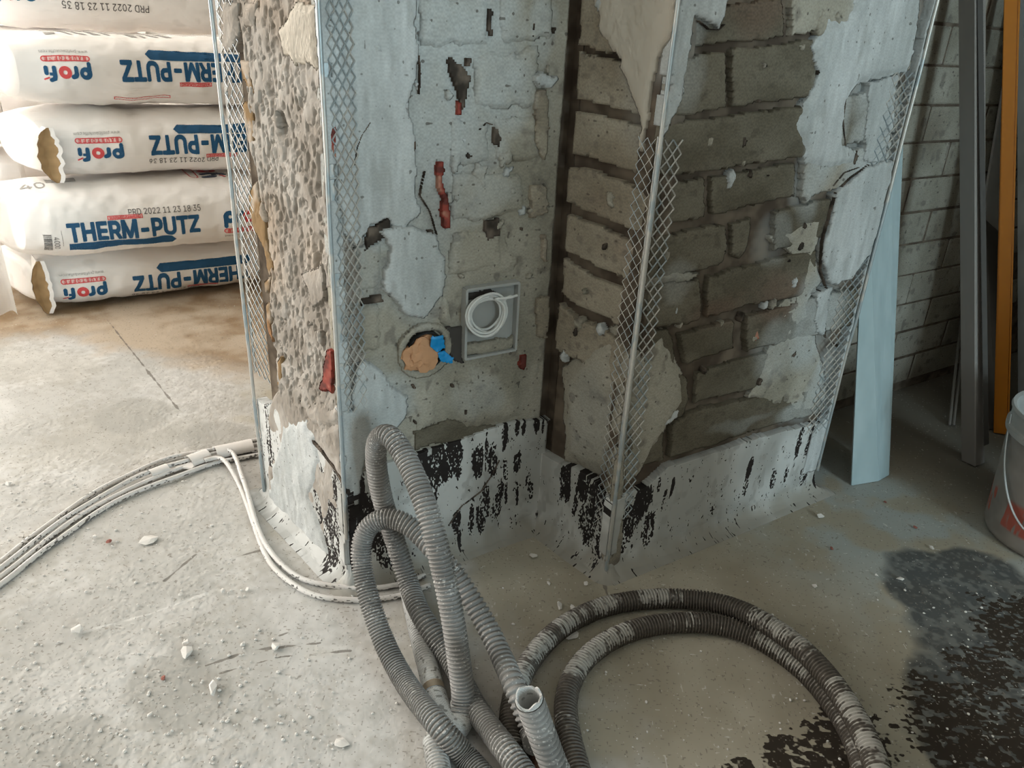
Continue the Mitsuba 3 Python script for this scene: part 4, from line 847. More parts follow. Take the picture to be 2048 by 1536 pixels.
for k in range(5):
    bg = Bag(BL['a'][0].o[:2] - 0.37 * EV[:2] + (0.02 * (k % 2) - 0.25) * EV[:2] * 0.6 - 1.10 * NV[:2], 0.004 + k * 0.213, 0.74, 0.42, 0.203, 41 + k, fine=0); bg.o = bg.o + 0.21 * bg.f
    t = thing('plaster_sack', 'white sack mostly hidden behind the front stack, %s of the hidden ones' % ('lowest', 'second from below', 'third from below', 'fourth from below', 'topmost')[k], 'sack', 'sacks in the hidden stack')
    obj('body', bg.mesh(), 'm_bag', t, smooth=True)

# hanging sheet at the left edge
c0 = floor_at(-6, 640)[:2]; w_ = 0.075
us = np.linspace(-0.6, w_, 60); zs = np.linspace(0.012, 1.3, 80)
U_, Z_ = np.meshgrid(us, zs, indexing='ij')
off = 0.02 * np.sin(U_ * 40 + Z_ * 2) + 0.02 * (meshkit.fbm(np.stack([U_ * 8, Z_ * 4, U_ * 0], -1), 3, 3) - 0.5)
pp = V(*c0, 0) + U_[..., None] * V(1, 0, 0) + off[..., None] * V(0, 1, 0) + (Z_ + 0.02 * np.sin(U_ * 30) ** 2)[..., None] * UP - (0.03 * (Z_ > 2))[..., None] * UP
ii = np.arange(U_.size).reshape(U_.shape); q4 = np.stack([ii[:-1, :-1], ii[1:, :-1], ii[1:, 1:], ii[:-1, 1:]], -1).reshape(-1, 4)
tag(obj('plastic_sheet', (pp.reshape(-1, 3), q4), 'm_sheet', smooth=True), 'translucent plastic sheet hanging to the floor at the left edge', 'sheet')

# ------------------------------------------------------------------ electrical boxes in the wall
bx = thing('round_box', 'round flush electrical box stuffed with brown paper, left of the square box', 'electrical box')
cs = FB.px(853, 702); BC = FB.at(cs[0], cs[1], 0)
Rr = 0.034
def ringmesh(r0, r1, h0, h1, n=48):
    """A short tube round FB's normal at BC: outer radius r1, inner r0, from depth h0 to h1."""
    th = np.arange(n) / n * 2 * np.pi
    prof = [(r1, h0), (r1, h1), (r0, h1), (r0, h0)]
    v = np.array([BC + r * (math.cos(a) * FB.d + math.sin(a) * UP) + h * FB.n for (r, h) in prof for a in th])
    i = np.arange(n); f = []
    for k in range(4):
        a, b = k * n, ((k + 1) % 4) * n
        f += [np.stack([a + i, a + (i + 1) % n, b + (i + 1) % n], 1), np.stack([a + i, b + (i + 1) % n, b + i], 1)]
    return trimesh.Trimesh(v, np.vstack(f), process=False)
obj('shell', ringmesh(Rr - 0.0025, Rr, -0.028, 0.002), 'm_black', bx)
g = np.random.default_rng(5)
def wad(c, r, n, seed, flat=0.6, sub=3):
    m = trimesh.creation.icosphere(sub, 1.0); v = m.vertices
    k = meshkit.fbm(v * 1.7, 3, seed) * 0.9 + 0.55
    rid = np.abs(meshkit.noise(v * 2.6, seed + 1) - 0.5) * 0.7
    v = v * (k - rid)[:, None] * r
    loc = v[:, :1] * FB.d + v[:, 1:2] * UP + v[:, 2:] * flat * FB.n
    return trimesh.Trimesh(c + loc, m.faces, process=False)
tag(obj('paper_wad', wad(FB.at(*FB.px(842, 706), 0.0), 0.033, 0, 3, 0.45), 'm_paper', smooth=25), 'crumpled brown paper stuffed into the round electrical box', 'paper')
pw = [[(852, 666), (880, 662), (884, 690), (866, 700), (850, 688)], [(866, 700), (884, 696), (902, 712), (898, 724), (876, 720)]]
bt = thing('tape_scrap', 'bright blue tape scrap sticking out of the round electrical box', 'tape')
for i, q in enumerate(pw):
    m = sheet(FB, FB.poly(q), 0.002, 0.014 - 0.004 * i, 0.004, 0.01, 0.003, 0.004, 400 + i, 0.002, None, 60)
    obj('piece', (m[0], m[1]), 'm_blue', bt, smooth=25)
put('mortar_ring', W, sheet(FB, Point(cs[0], cs[1] - 0.002).buffer(0.052).difference(Point(cs).buffer(0.0335)), 0.0028, -0.010, 0.008, 0.012, 0.005, 0.002, 410, 0.02), 'm_mortar')
put('mortar_hole', W, sheet(FB, FB.poly([(893, 655), (930, 655), (932, 730), (912, 726), (896, 710)]), 0.003, -0.0070, 0.0015, 0.004, 0.004, 0.001, 411, 0.01), 'm_black_speckle')
q = [FB.px(*p) for p in ((930, 577), (1033, 566), (1031, 692), (929, 722))]
sx0, sx1 = (q[0][0] + q[3][0]) / 2, (q[1][0] + q[2][0]) / 2; z0, z1 = (q[2][1] + q[3][1]) / 2, (q[0][1] + q[1][1]) / 2
sb = thing('square_box', 'square flush electrical box with a coil of white cable, right of the round box', 'electrical box')
mid, hz = (sx0 + sx1) / 2, (z0 + z1) / 2
rim_ = [box(FB.at(s, hz, -0.008), FB.d, FB.n, UP, 0.0022, 0.014, (z1 - z0) / 2) for s in (sx0, sx1)] + [box(FB.at(mid, z, -0.008), FB.d, FB.n, UP, (sx1 - sx0) / 2, 0.014, 0.0022) for z in (z0, z1)]
obj('rim', cat(rim_), 'm_boxgrey', sb)
obj('back', box(FB.at(mid, hz, -0.0085), FB.d, FB.n, UP, (sx1 - sx0) / 2, 0.001, (z1 - z0) / 2), 'm_boxgrey', sb)
put('plaster_splash', sb, sheet(FB, sbox(sx0, z0, sx1, z0 + 0.026), 0.002, -0.006, 0.010, 0.02, 0.006, 0.002, 420, 0.01), 'm_mortar')
put('dark_gap', sb, sheet(FB, FB.poly([(938, 588), (985, 578), (1000, 588), (985, 600), (940, 606)]), 0.002, -0.0072, 0.001, 0.003, 0.004, 0.001, 421, 0.004), 'm_black_speckle')
wc = FB.px(968, 628)
for i in range(3):
    n = 130; turns = (2.4, 2.9, 2.2)[i]; a = np.linspace(0.75 + 0.2 * i - turns * 2 * np.pi, 0.75 + 0.2 * i, n)
    rr = 0.0305 + 0.002 * i + 0.0045 * np.sin(a * 0.83 + i * 2.1) + 0.0012 * np.sin(a * 3.1)
    line = np.array([FB.at(wc[0] + r * 1.05 * math.cos(x), wc[1] + 0.001 * i + r * math.sin(x), 0.006 + 0.0035 * i + 0.003 * math.sin(x * 0.7 + i)) for r, x in zip(rr, a)])
    tail = FB.px((1003, 1012, 1024)[i], (590, 586, 585)[i])
    end = FB.at(*tail, 0.016); st_ = line[-1]
    line = np.vstack([line, [st_ + (end - st_) * k + FB.n * 0.004 * math.sin(k * 3) for k in (0.5, 0.8, 1.0)]])
    l2, kk = spline(line, 0.0025)
    tag(obj('cable_coil', tube(l2, 0.0023, 8), 'm_wire', smooth=True), ('white cable coiled against the square box, its end shortest and leftmost', 'white cable coiled in the square box, middle of its three free ends', 'white cable coiled over the square box, rightmost of its three free ends')[i], 'cable', 'cables coiled at the square box')

# ------------------------------------------------------------------ corrugated conduits
def fl(x, y, r=0.017, up=0.0): return floor_at(x, y, r + up)
def dp(x, y, d, r=0.017):
    p = depth_at(x, y, d)
    if p[2] < r: p = floor_at(x, y, r)
    return p
def corrugated(pts, r, pitch, amp, sides=22, per=6, seed=0, jag=False):
    """(mesh, uv) of a ridged tube; pitch may be a function of the share of its length."""
    c, s = spline(pts, 0.001)
    c = ndimage.gaussian_filter1d(c, 3, axis=0, mode='nearest')
    pf = pitch if callable(pitch) else (lambda u: np.full_like(u, pitch))
    ph = np.concatenate([[0], np.cumsum(np.diff(s) / pf(s[1:] / s[-1]))])
    k = np.interp(np.arange(0, ph[-1], 1 / per), ph, s)
    cc = np.stack([np.interp(k, s, c[:, i]) for i in range(3)], 1)
    w = np.interp(k, s, ph) % 1
    rad = r - amp + amp * np.clip(0.72 + 0.95 * np.cos(2 * np.pi * w), 0, 1)
    rad = rad + 0.0004 * (meshkit.noise(np.stack([k * 90, k * 0, k * 0], 1), seed) - 0.5)
    m = tube(cc, rad, sides, cap=not jag)
    uvs = np.repeat(k, sides)
    if not jag: uvs = np.concatenate([uvs, [k[0], k[-1]]])
    return m, np.stack([uvs, np.full(len(uvs), seed * 1.7)], 1), cc
def conduit(pts, r, pitch, amp, mat, parent=None, seed=0, name='tube', per=6, sides=22):
    m, uv, cc = corrugated(pts, r, pitch, amp, sides, per, seed)
    return obj(name, m, mat, parent, smooth=True, uv=uv), cc
CG = 'corrugated conduits on the floor'
h1 = thing('conduit', 'grey corrugated conduit rising in the tallest loop in front of the wall', 'conduit', None)
conduit([dp(*q) for q in ((922, 1442, 1.11), (926, 1400, 1.11), (919, 1330, 1.105), (906, 1240, 1.10), (888, 1150, 1.10), (866, 1060, 1.10), (838, 975, 1.12), (805, 905, 1.15), (778, 872, 1.17), (757, 880, 1.20), (752, 920, 1.23), (762, 985, 1.26), (780, 1050, 1.285), (799, 1110, 1.295), (820, 1175, 1.285))]
        + [fl(846, 1236, up=0.036), fl(889, 1300, up=0.014), fl(922, 1360, up=0.008), fl(948, 1410, up=0.010), fl(980, 1458, up=0.020), fl(1012, 1500, up=0.038), fl(1040, 1538, up=0.040), fl(1062, 1572, up=0.040)], 0.0176, 0.0062, 0.0036, 'm_hose', h1, 1)
pale = [fl(816, 1170), fl(826, 1215), fl(838, 1268), fl(853, 1325), fl(867, 1378)]
conduit(pale, 0.0165, 0.0050, 0.0012, 'm_hose_pale', h1, 2, 'pale_tube')
l2, kk = spline([fl(866, 1374), fl(870, 1392)], 0.004)
part_label(obj('tape_band', tube(l2, 0.0172, 20), 'm_tape_brown', h1, smooth=30), 'brown tape round the tube')
l2, kk = spline([fl(869, 1388), fl(878, 1420), fl(893, 1447), dp(910, 1456, 1.108), dp(920, 1446, 1.11), dp(924, 1424, 1.11), dp(925, 1405, 1.11)], 0.004)
part_label(obj('elbow', tube(l2, 0.0180, 22), 'm_hose_pale', h1, smooth=True, uv=None), 'smooth dusty white elbow')
h2 = thing('conduit', 'grey corrugated conduit bent in the lower, wider loop left of the tallest loop', 'conduit')
conduit([dp(1000, 1600, 1.02), dp(968, 1556, 1.03), dp(930, 1512, 1.045), dp(888, 1464, 1.045), dp(845, 1412, 1.085), dp(803, 1352, 1.15), dp(768, 1283, 1.19), dp(742, 1210, 1.215), dp(725, 1140, 1.235), dp(724, 1085, 1.24), dp(742, 1050, 1.24), dp(775, 1037, 1.235), dp(812, 1048, 1.23), dp(845, 1075, 1.22), dp(872, 1104, 1.205),
         dp(905, 1142, 1.20), dp(940, 1195, 1.19), dp(975, 1255, 1.17), dp(1007, 1322, 1.13), dp(1030, 1375, 1.09), dp(1050, 1425, 1.075), dp(1063, 1462, 1.065), dp(1070, 1488, 1.035)],
        0.0170, lambda u: 0.0050 + 0.0038 * np.clip((u - 0.56) / 0.06, 0, 1), 0.0034, 'm_hose', h2, 3)
h3 = thing('conduit', 'thick grey conduit with a cut open end, at the lower middle', 'conduit')
pts = [dp(1058, 1398, 0.93), dp(1069, 1428, 0.945), dp(1086, 1474, 0.965), dp(1110, 1535, 0.985), dp(1122, 1568, 0.985), fl(1132, 1650, 0.0184)]
m, uv, cc = corrugated(pts, 0.0188, 0.0105, 0.0048, 26, 7, 4, True)
obj('tube', m, 'm_hose', h3, smooth=True, uv=uv)
tt, aa, bb = frames(cc[:40])
th = np.arange(26) / 26 * 2 * np.pi
inner = [c + 0.0138 * (np.cos(th)[:, None] * a + np.sin(th)[:, None] * b) for c, a, b in zip(cc[:40], aa[:40], bb[:40])]
jag = (meshkit.noise(np.stack([th * 3, th * 0, th * 0], 1), 4) - 0.3)[:, None] * 0.008
rows = [cc[0] + 0.0172 * (np.cos(th)[:, None] * aa[0] + np.sin(th)[:, None] * bb[0]), cc[0] - tt[0] * (0.004 + jag) + 0.0168 * (np.cos(th)[:, None] * aa[0] + np.sin(th)[:, None] * bb[0]),
        cc[0] - tt[0] * (0.004 + jag) + 0.0148 * (np.cos(th)[:, None] * aa[0] + np.sin(th)[:, None] * bb[0]), *inner]
v = np.vstack(rows); n = 26; f = []
jj = np.arange(n)
for r_ in range(len(rows) - 1):
    a, b = r_ * n, (r_ + 1) * n
    f += [np.stack([a + jj, a + (jj + 1) % n, b + (jj + 1) % n], 1), np.stack([a + jj, b + (jj + 1) % n, b + jj], 1)]
part_label(obj('cut_end', trimesh.Trimesh(v, np.vstack(f), process=False), 'm_hose_pale', h3, smooth=40), 'pale torn rim of the open end')
h4 = thing('conduit', 'brown black conduit caked with plaster, outer of the two big arcs on the floor', 'conduit')
rr = 0.0178
conduit([fl(1050, 1580, rr), fl(1030, 1520, rr), fl(1022, 1470, rr), fl(1024, 1415, rr), fl(1038, 1362, rr), fl(1065, 1315, rr), fl(1105, 1270, rr), fl(1155, 1236, rr), fl(1215, 1212, rr), fl(1290, 1199, rr), fl(1375, 1198, rr), fl(1455, 1212, rr, .012), fl(1530, 1246, rr, .028), fl(1598, 1294, rr, .037), fl(1652, 1350, rr, .038), fl(1700, 1418, rr, .038), fl(1735, 1485, rr, .038), fl(1755, 1540, rr, .038), fl(1770, 1600, rr, .038)],
        rr, 0.0058, 0.0032, 'm_hose_dark', h4, 5)
h5 = thing('conduit', 'brown black conduit caked with plaster, inner of the two big arcs on the floor', 'conduit')
conduit([fl(1170, 1590, rr), fl(1150, 1520, rr), fl(1136, 1460, rr), fl(1132, 1405, rr), fl(1148, 1350, rr), fl(1185, 1305, rr), fl(1235, 1273, rr), fl(1300, 1252, rr), fl(1370, 1245, rr), fl(1440, 1250, rr), fl(1505, 1272, rr), fl(1562, 1305, rr), fl(1612, 1345, rr), fl(1660, 1400, rr), fl(1700, 1462, rr), fl(1725, 1525, rr), fl(1742, 1600, rr)],
        rr, 0.0058, 0.0032, 'm_hose_dark', h5, 6)
h6 = thing('conduit', 'pale conduit stub under the lower loop at the bottom edge, left of the elbow', 'conduit')
conduit([fl(868, 1478), fl(871, 1500), fl(877, 1532), fl(888, 1600)], 0.0165, 0.0052, 0.0015, 'm_hose_pale', h6, 7)
h7 = thing('conduit', 'thin rust brown conduit on the floor under the cut open end', 'conduit')
conduit([fl(1054, 1425, 0.0105), fl(1062, 1462, 0.0105), fl(1074, 1510, 0.0105), fl(1092, 1590, 0.0105)], 0.0105, 0.0046, 0.0014, 'm_rust', h7, 8)

# ------------------------------------------------------------------ cables on the floor
mainc = [(-90, 1205), (0, 1143), (65, 1092), (130, 1043), (200, 998), (280, 957), (350, 931), (420, 912), (480, 899), (530, 890), (620, 876), (700, 860)]
for i, (off, dz, lab) in enumerate(((-15, 0.0, 'uppermost white dusty cable of the bundle on the left floor'), (-4, 0.004, 'second white dusty cable from the top of the bundle on the left floor'), (8, 0.0, 'third white dusty cable from the top of the bundle on the left floor'), (19, 0.0, 'lowest white dusty cable of the bundle on the left floor'))):
    g = np.random.default_rng(50 + i)
    pts = [fl(x + off * 0.45, y + off * (1.0 if x < 380 else 0.72) + g.uniform(-2, 2), 0.0055, dz) for x, y in mainc]
    l2, kk = spline(pts, 0.006)
    tag(obj('cable', tube(l2, 0.0052, 10), 'm_cable', smooth=True), lab, 'cable', 'cables bundled on the left floor')
for i, (pts, lab) in enumerate((([(425, 897), (440, 896), (452, 898), (465, 906), (480, 940), (494, 982), (513, 1048), (541, 1103), (580, 1143), (620, 1163), (684, 1174), (735, 1177), (800, 1168), (850, 1150)], 'white cable leaving the bundle and curving along the foot of the wall, nearest the wall'),
                                ([(410, 921), (425, 917), (438, 916), (455, 928), (478, 968), (497, 1016), (522, 1088), (547, 1134), (586, 1168), (630, 1190), (688, 1199), (757, 1198), (818, 1186), (860, 1170)], 'white cable leaving the bundle and curving along the wall foot, farther from the wall'))):
    l2, kk = spline([fl(x, y, 0.0055, (0.0125 if j < 4 else 0.0) if i else (0.0125 if j < 6 else 0.004 if j < 8 else 0.0)) for j, (x, y) in enumerate(pts)], 0.006)
    tag(obj('cable', tube(l2, 0.0051, 10), 'm_cable', smooth=True), lab, 'cable')
def band(p, q, w, lab, r=0.014, flat=0.62):
    a, b = fl(*p, 0.008), fl(*q, 0.008); d = (b - a) / np.linalg.norm(b - a); sd = np.cross(UP, d)
    th = np.linspace(-0.3, np.pi + 0.3, 16)
    prof = np.array([sd * w * math.cos(x) + UP * (flat * w * math.sin(x) + 0.003) for x in th])
    v = np.vstack([a + prof, b + prof, a + prof * 0.94, b + prof * 0.94]); n = 16; i = np.arange(n - 1)
    f = np.vstack([np.stack([i, i + 1, n + i + 1], 1), np.stack([i, n + i + 1, n + i], 1), np.stack([2 * n + i, 3 * n + i + 1, 2 * n + i + 1], 1), np.stack([2 * n + i, 3 * n + i, 3 * n + i + 1], 1)])
    v[:, 2] = np.maximum(v[:, 2], 0.001)
    tag(obj('paper_tape', trimesh.Trimesh(v, f, process=False), 'm_tape', smooth=60), lab, 'tape')
band((378, 926), (416, 912), 0.021, 'white tape wrapped round the cable bundle left of the wall foot')
band((432, 908), (505, 893), 0.022, 'longer white tape wrapped round the cable bundle next to the wall')
band((300, 950), (335, 937), 0.013, 'narrow white tape round the lower cables of the bundle')
sm = trimesh.creation.extrude_polygon(Polygon([(-0.012, -0.009), (0.010, -0.012), (0.013, 0.008), (-0.008, 0.012)]), 0.004); sm.apply_translation([*fl(380, 938, 0)[:2], 0.006])
tag(obj('paper_tape', sm, 'm_tape'), 'small loose end of white tape lying below the cable bundle', 'tape')

# ------------------------------------------------------------------ things leaning in the dark recess on the right
BP, BN = EN(2.0, BACKN, 0), NV                              # the recess wall
def on_back(x, y, off): return plane_at(x, y, BP + BN * off, BN)
def lean(name, label, cat_, foot_l, foot_r, top_l, top_r, off_top, th, mat, foot_z=0.002):
    """A board whose lower corners stand on the floor at two pixels and whose upper corners lean near the recess wall."""
    a, b = floor_at(*foot_l, foot_z), floor_at(*foot_r, foot_z); c, d = on_back(*top_r, off_top), on_back(*top_l, off_top)
    n = np.cross(b - a, d - a); n /= np.linalg.norm(n)
    v = np.array([a, b, c, d]); v = np.vstack([v, v + (n if n @ (EYE - a) < 0 else -n) * th])
    m = trimesh.convex.convex_hull(v)
    return tag(obj(name, m, mat), label, cat_)
# the pale metal angle strip, two leaves along a fold
t = thing('metal_strip', 'pale bluish folded metal strip leaning against the right edge of the wall', 'metal strip')
f0, f1, f2 = (floor_at(x, y, 0.001) for x, y in ((1703, 971), (1757, 962), (1778, 950)))
tp = CORNER[4] + 0.10 * E2
def strip_at(x, y, extra): return plane_at(x, y, EN(CORNER[4] @ E2 + 0.03, CORNER[4] @ N2 - 0.10 - extra, 0), (NV + 0.35 * EV) / np.linalg.norm(NV + 0.35 * EV))
g0, g1, g2 = strip_at(1735, 255, 0), strip_at(1787, 255, 0), strip_at(1808, 255, 0)
def leaf(a, b, c, d, th):
    n = np.cross(b - a, d - a); n /= np.linalg.norm(n); n = n if n @ (EYE - a) < 0 else -n
    v = np.array([a, b, c, d]); return trimesh.convex.convex_hull(np.vstack([v, v + n * th]))
obj('broad_leaf', leaf(f0, f1, g1, g0, 0.003), 'm_board', t); obj('narrow_leaf', leaf(f1, f2 + 0.004 * (EYE - f2), g2 + 0.004 * (EYE - g2), g1, 0.003), 'm_board', t)
# rectangular profile
t = thing('profile_bar', 'grey rectangular metal profile standing in the dark recess left of the orange level', 'profile')
f0 = floor_at(1945, 926, 0.0); g0 = on_back(1944, -80, 0.05)
ax = g0 - f0; ax /= np.linalg.norm(ax); view = EYE - f0; view /= np.linalg.norm(view)
sd = np.cross(ax, view); sd /= np.linalg.norm(sd); sd = sd if sd @ EV > 0 else -sd
s2 = (sd * 0.80 + view * 0.6); s2 = s2 - (s2 @ ax) * ax; s2 /= np.linalg.norm(s2)
b1 = bar(f0, g0, s2, 0.040, 0.036, 0.002); b1.vertices[:, 2] = np.maximum(b1.vertices[:, 2], 0.001)
obj('body', b1, 'm_profile', t)
ed = np.cross(ax, s2); ed = ed if ed @ view > 0 else -ed
lst = bar(f0 + UP * 0.06 + s2 * 0.0203 + ed * 0.006, g0 + s2 * 0.0203 + ed * 0.006, ed, 0.018, 0.0015, 0)  # thin dark strip that paints shade onto one side of the bar
part_label(obj('shaded_side', lst, 'm_profile_shade', t), 'dark strip painted as the shaded side of the profile')
# orange straightedge
t = thing('spirit_level', 'orange spirit level leaning in the dark recess, behind the bucket', 'spirit level')
f0 = floor_at(2000, 866, 0.0); g0 = on_back(2026, -70, 0.035)
sd = np.cross(g0 - f0, EYE - f0); sd = sd / np.linalg.norm(sd); sd = sd if sd @ EV > 0 else -sd
b1 = bar(f0, g0, sd, 0.032, 0.022, 0.0015); b1.vertices[:, 2] = np.maximum(b1.vertices[:, 2], 0.001)
obj('body', b1, 'm_orange', t)
fr = (EYE - f0) / np.linalg.norm(EYE - f0); fr = fr - (fr @ (g0 - f0)) / np.linalg.norm(g0 - f0) ** 2 * (g0 - f0); fr /= np.linalg.norm(fr)
for s in (-1, 1):
    obj('edge_rib', bar(f0 + UP * 0.02 + fr * 0.0115 + sd * s * 0.0135, g0 + fr * 0.0115 + sd * s * 0.0135, sd, 0.0035, 0.002, 0), 'm_orange', t)
lean('brown_board', 'dark brown board with a notched top, leaning left of the orange level', 'board', (1970, 860), (1992, 857), (1972, 440), (2001, 466), 0.020, 0.006, 'm_dark')
pl_ = [on_back(*q, 0.012) for q in ((2012, 150), (2012, 560), (1968, 560), (1968, 415))]
n_ = NV * 0.006
tag(obj('white_panel', trimesh.convex.convex_hull(np.vstack([np.array(pl_), np.array(pl_) - n_])), 'm_white'), 'white pointed panel offcut leaning behind the brown board', 'panel')
lean('grey_panel', 'mottled grey panel at the right edge of the photo, right of the orange level', 'panel', (2036, 838), (2110, 862), (2034, -80), (2120, -60), 0.014, 0.010, 'm_metal')
for i, (a, b) in enumerate((((1899, 850), (1922, 640)), ((1907, 850), (1932, 640)))):
    l2 = np.array([floor_at(*a, 0.003), on_back(*b, 0.01)]); l2 = l2[0] + (l2[1] - l2[0]) * np.linspace(0, 1, 6)[:, None]
    tag(obj('thin_rod', tube(l2, 0.004, 10), 'm_profile', smooth=True), ('thin grey rod in the dark recess, left of a like rod', 'thin grey rod touching the grey profile in the dark recess')[i], 'rod')
# bricks of the recess wall, in the mortar material
g = np.random.default_rng(12); BK = BP + BN * 0.0
for row in range(13):
    z = 0.03 + row * 0.088; e_ = e5 + 0.03 + (0.0 if row % 2 else 0.13) - 0.13
    while e_ < e4 + 1.1:
        a, b = max(e_, e5 + 0.02), e_ + 0.257; e_ += 0.262
        if b - a < 0.03 or z > 1.12: continue
        pr = g.uniform(0.001, 0.004); bm = box(EN((a + b) / 2, BACKN + pr - 0.014, z + 0.039), EV, NV, UP, (b - a) / 2, 0.014, 0.0425, 0.004)
        obj('brick', bm, 'm_mortar', W)

# ------------------------------------------------------------------ bucket
t = thing('bucket', 'dirty plastic mortar bucket with a worn red print, cut off by the right edge', 'bucket')
bc = V(1.172, 1.352, 0)
def lathe(prof, c, n=72):
    prof = np.array(prof); th = np.arange(n) / n * 2 * np.pi; m = len(prof)
    v = np.stack([prof[:, :1] * np.cos(th), prof[:, :1] * np.sin(th), np.repeat(prof[:, 1:], n, 1)], -1).reshape(-1, 3) + c
    i, j = np.meshgrid(np.arange(m - 1), np.arange(n), indexing='ij')
    q = np.stack([i * n + j, i * n + (j + 1) % n, (i + 1) * n + (j + 1) % n, (i + 1) * n + j], -1).reshape(-1, 4)
    uv = np.stack([np.tile(th / (2 * np.pi), m), np.repeat((prof[:, 1]) / prof[:, 1].max(), n)], 1)
    return trimesh.Trimesh(v, np.vstack([q[:, [0, 1, 2]], q[:, [0, 2, 3]]]), process=False), uv
m, uv = lathe([(0.002, 0.002), (0.120, 0.002), (0.127, 0.006), (0.130, 0.014), (0.134, 0.08), (0.140, 0.16), (0.146, 0.235)], bc)
obj('body', m, 'm_bucket', t, smooth=True, uv=uv)
m, uv = lathe([(0.146, 0.232), (0.152, 0.234), (0.153, 0.246), (0.148, 0.25), (0.150, 0.275), (0.154, 0.282), (0.152, 0.288), (0.145, 0.284), (0.141, 0.24), (0.136, 0.15), (0.130, 0.03), (0.002, 0.028)], bc)
part_label(obj('rim', m, 'm_boxgrey', t, smooth=35), 'pale grey rim and inside')
m, uv = lathe([(0.002, 0.20), (0.136, 0.20)], bc)
part_label(obj('water', m, 'm_board', t), 'pale bluish filling just below the rim')
sdn = V(-math.cos(0.55), -math.sin(0.55), 0)
hl = [bc + 0.150 * V(math.cos(a), math.sin(a), 0) + UP * z for a, z in ((2.75, 0.265), (3.0, 0.19), (3.35, 0.115), (3.75, 0.07), (4.2, 0.07), (4.7, 0.14), (5.1, 0.255))]
l2, kk = spline(hl, 0.006); obj('wire_handle', tube(l2, 0.0022, 8), 'm_metal', t, smooth=True)

# ------------------------------------------------------------------ crumbs of plaster on the floor
chips = [(157, 1262, 30, 16, 0), (375, 1308, 26, 30, 0), (374, 1288, 14, 16, 0), (426, 1380, 22, 30, 0), (551, 1296, 22, 16, 0), (297, 1083, 40, 22, 0), (327, 1357, 10, 10, 1), (219, 1085, 12, 9, 1), (190, 1075, 10, 8, 0), (1067, 1114, 22, 12, 0), (1117, 1215, 16, 18, 0), (1145, 1219, 20, 10, 0), (1142, 1272, 46, 18, 0),
         (684, 1488, 36, 18, 0), (18, 970, 16, 10, 0), (300, 1430, 10, 10, 0), (361, 1190, 10, 8, 0), (486, 1290, 12, 10, 0), (1800, 1160, 20, 8, 0), (1640, 1035, 18, 9, 0), (1862, 1098, 10, 10, 0), (1752, 1152, 8, 7, 0), (1629, 1174, 14, 7, 0), (1097, 1168, 8, 10, 0), (1172, 1169, 12, 9, 0), (1545, 1231, 6, 6, 0), (1770, 1005, 6, 6, 1), (1830, 1056, 10, 6, 1), (1663, 1098, 7, 8, 1), (120, 1530, 14, 8, 0), (446, 1182, 11, 10, 0), (495, 1180, 9, 9, 0)]
LAB = {0: 'pale plaster crumb at the left end of the scrape ridge on the left floor', 1: 'bigger of two touching plaster crumbs on the left floor', 2: 'smaller of two touching plaster crumbs on the left floor', 3: 'plaster crumb at the right rim of the worn grey patch, left floor',
       4: 'plaster crumb on the left floor nearest the low conduit loop', 5: 'flat pale flake lying below the cable bundle', 6: 'reddish brick crumb in the worn grey patch, left floor', 7: 'reddish brick crumb left of the flat flake below the cable bundle',
       8: 'tiny pale crumb left of the reddish crumb below the cable bundle', 9: 'flat pale chip on the floor in the inner corner of the wall', 10: 'pale chip on the floor left of the outer conduit arc', 11: 'pale chip touching the back of the outer conduit arc', 12: 'long flat flake between the two conduit arcs',
       13: 'flat pale flake near the bottom edge, left of the conduits', 14: 'pale crumb above the cable bundle at the left edge', 29: 'flat pale crumb at the bottom edge, far left'}
for i, (x, y, w, h, red) in enumerate(chips):
    g = np.random.default_rng(900 + i); p = floor_at(x, y, 0.0); d = (ROT.T @ (p - EYE))[2]
    wx, wy = w * d / FOCAL / 2, h * d / FOCAL / 2 / 0.62
    hz_ = min(wx, wy) * (0.55 if max(w, h) < 32 else 0.22)
    v = g.normal(size=(16, 3)); v /= np.linalg.norm(v, axis=1, keepdims=True)
    v = v * V(wx, wy, hz_) * g.uniform(0.75, 1.05, (16, 1)); a = g.uniform(-0.5, 0.5)
    v = np.stack([v[:, 0] * math.cos(a) - v[:, 1] * math.sin(a), v[:, 0] * math.sin(a) + v[:, 1] * math.cos(a), v[:, 2]], 1)
    v[:, 2] -= v[:, 2].min() + 0.0; v += V(p[0], p[1], 0.0005)
    hgt = 'flat' if max(w, h) >= 32 else 'small'
    lab = f'{"reddish brick" if red else "pale plaster"} crumb on the floor'
    side = 'left floor' if x < 700 else ('floor between the loops and the wall' if x < 1300 else 'floor right of the arcs')
    if i in LAB:
        tag(obj('brick_crumb' if red else 'plaster_crumb', trimesh.convex.convex_hull(v), 'm_chip_red' if red else 'm_chip'), LAB[i], 'crumb'); continue
    tag(obj('brick_crumb' if red else 'plaster_crumb', trimesh.convex.convex_hull(v), 'm_chip_red' if red else 'm_chip'), f'{hgt} {"reddish brick" if red else "pale plaster"} crumb lying on the {side}', 'crumb', f'{"brick" if red else "plaster"} crumbs {hgt} on the {side}')
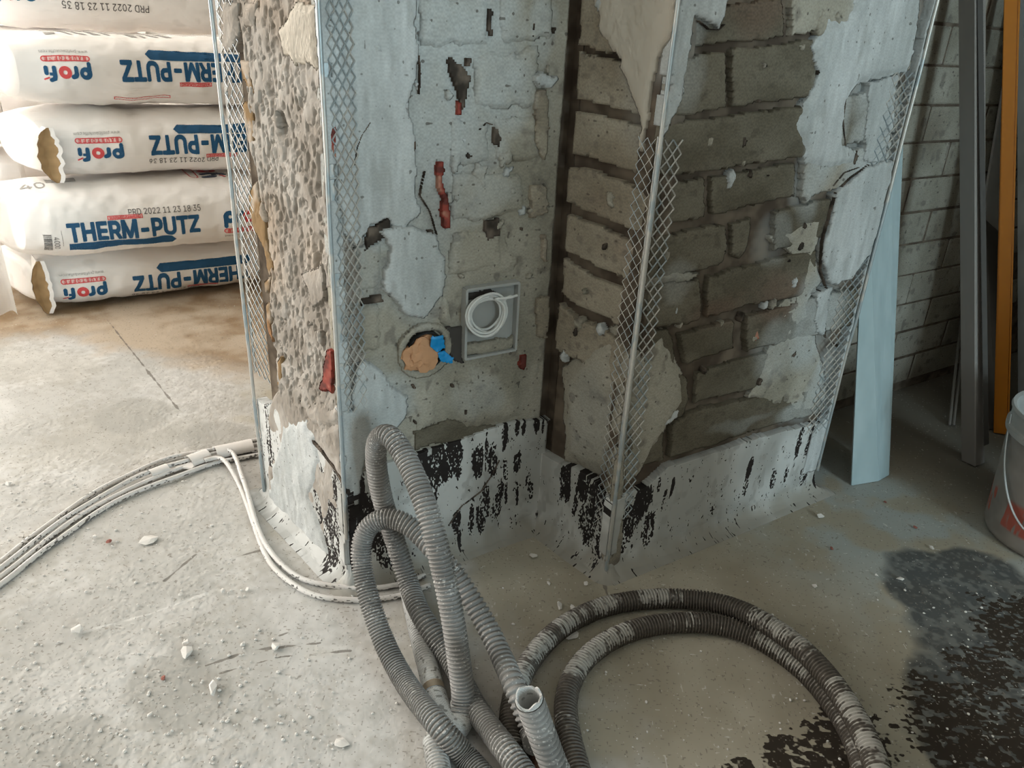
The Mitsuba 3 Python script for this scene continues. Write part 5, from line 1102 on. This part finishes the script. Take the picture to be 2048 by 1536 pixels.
# grit too small to count
g = np.random.default_rng(77); ms = []
tet = trimesh.creation.icosphere(0, 1.0)
vs, fs = [], []
for i in range(1500):
    x = g.uniform(0, 700) if g.random() < 0.8 else g.uniform(700, 2040); y = g.uniform(950, 1536) if x < 700 else g.uniform(1150, 1530)
    p = floor_at(x, y, 0.0)
    if (p[:2] - CORNER[1]) @ N2 < 0.06 and p[:2] @ E2 > 0.22: continue
    r = 0.0008 + 0.0022 * g.random() ** 3
    vs.append(p + UP * r * 0.4 + tet.vertices * r * V(g.uniform(.7, 1.4), g.uniform(.7, 1.4), 0.8)); fs.append(tet.faces + 12 * len(fs))
tag(obj('grit', trimesh.Trimesh(np.vstack(vs), np.vstack(fs), process=False), 'm_chip'), 'fine plaster grit strewn over the floor', 'grit', None, 'stuff')

# ------------------------------------------------------------------ the person who takes the photograph, crouching behind the camera: shades the middle of the wall
import manifold3d as m3
def limb(a, b, ra, rb):
    s1, s2 = m3.Manifold.sphere(ra, 24).translate(a.tolist()), m3.Manifold.sphere(rb, 24).translate(b.tolist())
    return m3.Manifold.batch_hull([s1, s2])
def EP(e, n, z): return EN(e + 0.33, n, z)
pel, chest, neck, head = EP(0.52, 0.52, 0.36), EP(0.52, 0.44, 0.78), EP(0.50, 0.40, 0.98), EP(0.48, 0.36, 1.12)
parts = [limb(pel, chest, 0.16, 0.17), limb(chest, neck, 0.15, 0.06)]
for s in (-1, 1):
    hip, knee, foot, toe = pel + s * 0.11 * EV, EP(0.52 + s * 0.19, 0.18, 0.50), EP(0.52 + s * 0.17, 0.50, 0.08), EP(0.52 + s * 0.18, 0.30, 0.045)
    sh, el, ha = chest + s * 0.19 * EV + UP * 0.10, EP(0.50 + s * 0.24, 0.25, 0.78), EP(0.30 + s * 0.10, 0.16, 0.88)
    parts += [limb(hip, knee, 0.095, 0.065), limb(knee, foot, 0.062, 0.045), limb(foot, toe, 0.045, 0.035), limb(sh, el, 0.06, 0.048), limb(el, ha, 0.046, 0.032)]
body = m3.Manifold.batch_boolean(parts, m3.OpType.Add).refine_to_length(0.03).to_mesh()
bm = trimesh.Trimesh(body.vert_properties[:, :3], body.tri_verts); trimesh.smoothing.filter_taubin(bm, iterations=8)
t = thing('person', 'person in dark work clothes crouching on the floor', 'person')
obj('body', bm, 'm_cloth', t, smooth=True)
hm = trimesh.creation.icosphere(3, 1.0); hm.vertices = hm.vertices * V(0.075, 0.09, 0.115) + head
obj('head', hm, 'm_skin', t, smooth=True)
hr = trimesh.creation.icosphere(3, 1.0); hr.vertices = hr.vertices * V(0.082, 0.095, 0.10) + head + UP * 0.03 + NV * 0.02
obj('hair', hr, 'm_hair', t, smooth=True)
